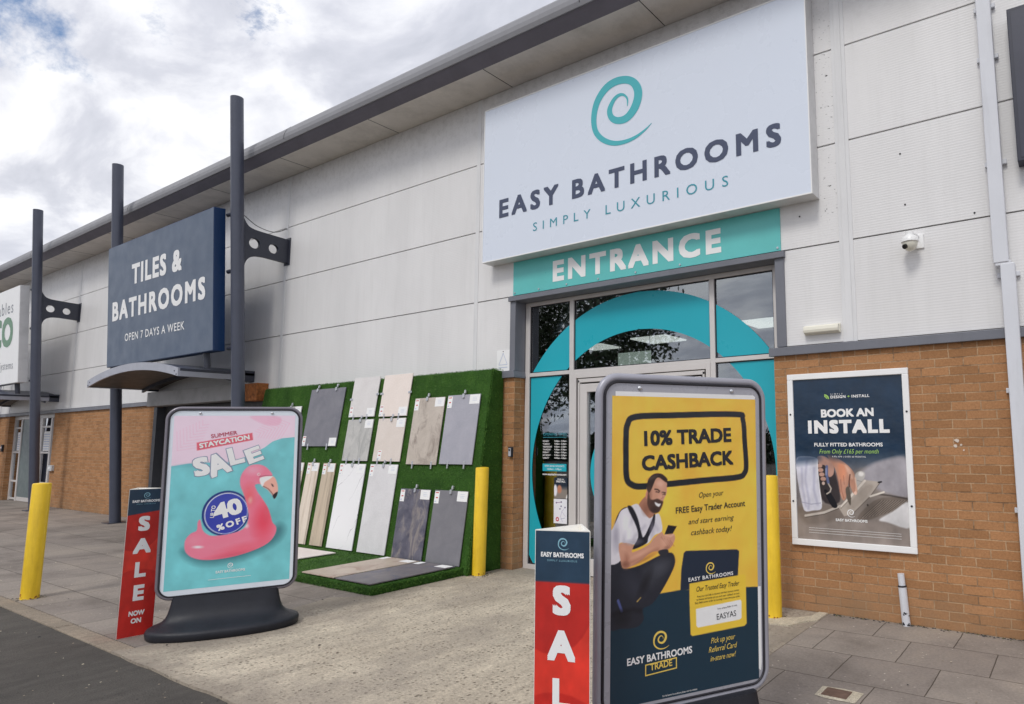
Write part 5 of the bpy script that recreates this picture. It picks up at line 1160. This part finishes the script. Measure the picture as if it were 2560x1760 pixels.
def card(t_, x, z, w_, h_, kind, y=-.0125):
    b = MB(); b.box(x, x + w_, y - .0012, y, z, z + h_, 0)
    if kind == 'price_card':
        b.flat([(x + w_ * .15, z + h_ * .84), (x + w_ * .85, z + h_ * .84), (x + w_ * .85, z + h_ * .92), (x + w_ * .15, z + h_ * .92)], y - .002, 1)
        b.flat([(x + w_ * .3, z + h_ * .42), (x + w_ * .75, z + h_ * .42), (x + w_ * .75, z + h_ * .52), (x + w_ * .3, z + h_ * .52)], y - .002, 1)
        b.flat([(x + w_ * .15, z + h_ * .1), (x + w_ * .45, z + h_ * .1), (x + w_ * .45, z + h_ * .22), (x + w_ * .15, z + h_ * .22)], y - .002, 2)
    else:
        for q in (.35, .5, .68): b.flat([(x + w_ * .3, z + h_ * q), (x + w_ * .72, z + h_ * q), (x + w_ * .72, z + h_ * (q + .035)), (x + w_ * .3, z + h_ * (q + .035))], y - .002, 2)
    b.build(kind, [CARD, REDT, CARDT], t_)
def mclip(t_, x, z, kind):
    b = MB()
    if kind == 'top': b.prism(rrect(x - .018, x + .018, z - .045, z + .012, .012, 4), -.030, -.0135); b.prism(rrect(x + .005, x + .033, z + .0125, z + .060, .012, 4), -.026, -.004)
    elif kind == 'bottom': b.box(x - .015, x + .015, -.018, -.0135, z - .006, z + .04); b.box(x - .010, x + .010, -.018, -.002, z - .055, z - .0065)
    else: b.box(x - .035, x + .035, -.018, -.0135, z - .016, z + .016); b.box(x - .012, x + .012, -.024, -.0185, z - .012, z + .012)
    b.build('clip', METAL, t_, bevel=.002)
def hang(key, x0, x1, z0, z1, label, clips, cards):
    xc = (x0 + x1) / 2; H_ = (z1 - z0) / math.cos(SA); w_ = (x1 - x0)
    t_ = thing('tile_sample', label, 'tile', (xc, sy_(z0) - .014, z0), 0, 'tile samples on the turf display'); t_.rotation_euler = (-SA, 0, 0)
    b = MB(); b.box(-w_ / 2, w_ / 2, -.012, 0, 0, H_); b.build('slab', TM[key], t_, bevel=.0015)
    for kx, kz, kk in clips: mclip(t_, kx * w_ / 2, H_ if kz == 1 else (0 if kz == 0 else kz * H_), kk)
    for pos in cards:
        if pos == 'ptl': card(t_, -w_ / 2 + .008, H_ - .165, .085, .15, 'price_card')
        if pos == 'ltr': card(t_, w_ / 2 - .185, H_ - .125, .18, .12, 'name_card')
        if pos == 'ltrw': card(t_, w_ / 2 - .17, H_ - .125, .16, .12, 'name_card')
        if pos == 'pbl': card(t_, -w_ / 2 + .006, .006, .085, .15, 'price_card')
        if pos == 'lbr': card(t_, w_ / 2 - .19, .006, .18, .12, 'name_card')
        if pos == 'pbm': card(t_, -w_ / 2 + .10, .02, .085, .13, 'price_card')
    return t_
T2 = [(-.6, 1, 'top'), (.5, 1, 'top'), (-.6, 0, 'bottom'), (.5, 0, 'bottom')]
T1 = [(.0, 1, 'top')]; T1b = [(0, 1, 'top'), (-.6, 0, 'bottom'), (.4, 0, 'bottom')]
hang('dark', -7.635, -6.732, 1.515, 2.394, 'large plain dark grey tile at the upper left of the turf board', T2, ('pbl', 'lbr'))
hang('midgrey', -8.42, -7.832, 1.55, 2.146, 'tile whose white card shows just above the flamingo sign corner', T1, ('ltr',))
hang('pale', -6.535, -5.925, 1.934, 2.516, 'square pale grey tile, top of the left middle column', [(-.6, 0, 'bottom'), (.45, 0, 'bottom'), (1.0, .55, 'side'), (-.98, .45, 'side')], ('pbl', 'lbr'))
hang('cream', -5.82, -5.205, 1.926, 2.516, 'square cream tile, top of the right middle column', [(-.6, 0, 'bottom'), (.45, 0, 'bottom'), (-1.0, .55, 'side'), (1.0, .55, 'side')], ('pbl', 'lbr'))
hang('midgrey', -6.515, -5.918, 1.309, 1.896, 'square mottled grey tile under the pale grey one', T1b, ('ltr',))
hang('beige', -5.80, -5.205, 1.309, 1.897, 'square beige tile under the cream one', T1b, ('ltr', 'pbm'))
hang('brown', -5.065, -4.466, 1.277, 2.154, 'brown stone tile with dark blotches, upper right', [(-.15, 1, 'top'), (-.55, 0, 'bottom'), (.7, 0, 'bottom')], ('ptl', 'ltr'))
hang('blue', -4.41, -3.81, 1.288, 2.166, 'plain blue-grey tile, upper right next to the brown stone one', [(0, 1, 'top'), (-.45, 0, 'bottom'), (.55, 0, 'bottom')], ('ptl', 'ltr'))
hang('wood', -7.77, -7.47, .105, 1.268, 'pale wood-effect plank half hidden by the flamingo sign', T1, ('ltrw',))
hang('wood', -7.362, -7.062, .105, 1.270, 'pale wood-effect plank with grey grain, right of the hidden one', T1, ('ptl', 'ltrw'))
hang('wood2', -6.952, -6.645, .108, 1.268, 'browner wood-effect plank left of the marble tile', T1, ('ptl', 'ltrw'))
hang('marble', -6.530, -5.928, .106, 1.266, 'tall white marble tile with grey veins', T1, ('ptl', 'ltr'))
hang('lgrey', -5.818, -5.220, .105, 1.268, 'tall plain light grey tile right of the marble one', T1, ('ptl', 'ltr'))
hang('slate', -5.080, -4.488, .100, .964, 'dark slate tile with cloudy veins, lower right', T1, ('ptl', 'ltr'))
hang('anth', -4.405, -3.800, .100, .967, 'plain anthracite tile at the lower right corner', T1, ('ptl', 'ltr'))
def lay(key, x0, x1, y0, y1, label, cards):
    t_ = thing('tile_sample', label, 'tile', ((x0 + x1) / 2, (y0 + y1) / 2, .105), 0, 'tile samples on the turf display')
    b = MB(); b.box(-(x1 - x0) / 2, (x1 - x0) / 2, -(y1 - y0) / 2, (y1 - y0) / 2, 0, .012); b.build('slab', TM[key], t_, bevel=.0015)
    for cx, w_ in cards:
        b = MB(); b.box(cx, cx + w_, (y1 - y0) / 2 - .14, (y1 - y0) / 2 - .02, .0125, .0137); b.build('name_card', CARD, t_)
lay('white', -7.0, -5.945, -1.29, -.775, 'white tile lying flat on the turf platform', [])
lay('fbeige', -5.068, -4.444, -1.741, -.62, 'beige stone tile lying flat on the turf platform', [(-.30, .10), (.10, .19)])
lay('fslate', -4.405, -3.79, -1.745, -.62, 'dark slate tile lying flat at the platform corner', [(-.29, .10), (.10, .19)])

# ------------------------------------------------------------------ CCTV side details: trees across the car park, seen only as reflections in the glass
LEAFM = M('dark_leaf', (.035, .055, .02, 1), .6, 0, .4, 3); BARK = M('bark', (.08, .06, .045, 1), .9, 0, .3, 6)
def tree(x, y, h, r, label):
    t_ = thing('car_park_tree', label, 'tree', (x, y, -.03), 0, 'trees across the car park')
    b = MB(); b.tube(spline([(0, 0, 0), (.1, .05, h * .25), (-.1, 0, h * .5), (.05, .1, h * .85)], 4, closed=False), .22, 10)
    for k in range(7):
        a = k * 2.4; z = h * (.35 + .06 * k); b.tube([(0, 0, z), (r * .3 * math.cos(a), r * .3 * math.sin(a), z + r * .25), (r * .6 * math.cos(a), r * .6 * math.sin(a), z + r * .4)], .08, 6)
    b.build('trunk', BARK, t_, smooth=True)
    n = 9000; cl = RNG.standard_normal((60, 3)); cl /= np.linalg.norm(cl, axis=1)[:, None]; cl *= RNG.uniform(.35, .95, (60, 1)); cl *= np.array((r, r, h * .40)); cl += np.array((0, 0, h * .58))
    P = cl[RNG.integers(0, 60, n)] + RNG.standard_normal((n, 3)) * r * .14
    d = RNG.standard_normal((n, 3)); d /= np.linalg.norm(d, axis=1)[:, None]; e_ = np.cross(d, RNG.standard_normal((n, 3))); e_ /= np.linalg.norm(e_, axis=1)[:, None]
    s_ = RNG.uniform(.12, .26, (n, 1)); V = np.stack([P - d * s_, P + e_ * s_ * .5, P + d * s_, P - e_ * s_ * .5], 1).reshape(-1, 3)
    me = bpy.data.meshes.new('crown'); me.from_pydata(V, [], np.arange(4 * n).reshape(-1, 4).tolist()); me.materials.append(LEAFM)
    ob = bpy.data.objects.new('crown', me); COL.objects.link(ob); adopt(ob, t_)
tree(-25.2, -30, 17, 5.8, 'broad leafy tree across the car park, nearest the entrance'); tree(-34, -31, 15, 5.5, 'leafy tree across the car park, farther along'); tree(-44, -33, 16, 6, 'leafy tree at the far end of the car park')
hd = MB(); n = 14000  # hedge out of view, added to vary the reflections in the glass
P = np.stack([RNG.uniform(-60, -8, n), -35 + RNG.standard_normal(n) * .5, RNG.uniform(-.03, 2.0, n) * RNG.uniform(.8, 1.1, n)], 1); d = RNG.standard_normal((n, 3)); d /= np.linalg.norm(d, axis=1)[:, None]; e_ = np.cross(d, RNG.standard_normal((n, 3))); s_ = RNG.uniform(.12, .26, (n, 1))
V = np.stack([P - d * s_, P + e_ * s_ * .5, P + d * s_, P - e_ * s_ * .5], 1).reshape(-1, 3)
me = bpy.data.meshes.new('hedge'); me.from_pydata(V, [], np.arange(4 * n).reshape(-1, 4).tolist()); me.materials.append(LEAFM)
ob = bpy.data.objects.new('hedge', me); COL.objects.link(ob); tag(ob, 'long dark hedge added across the car park for the window reflections', 'hedge')
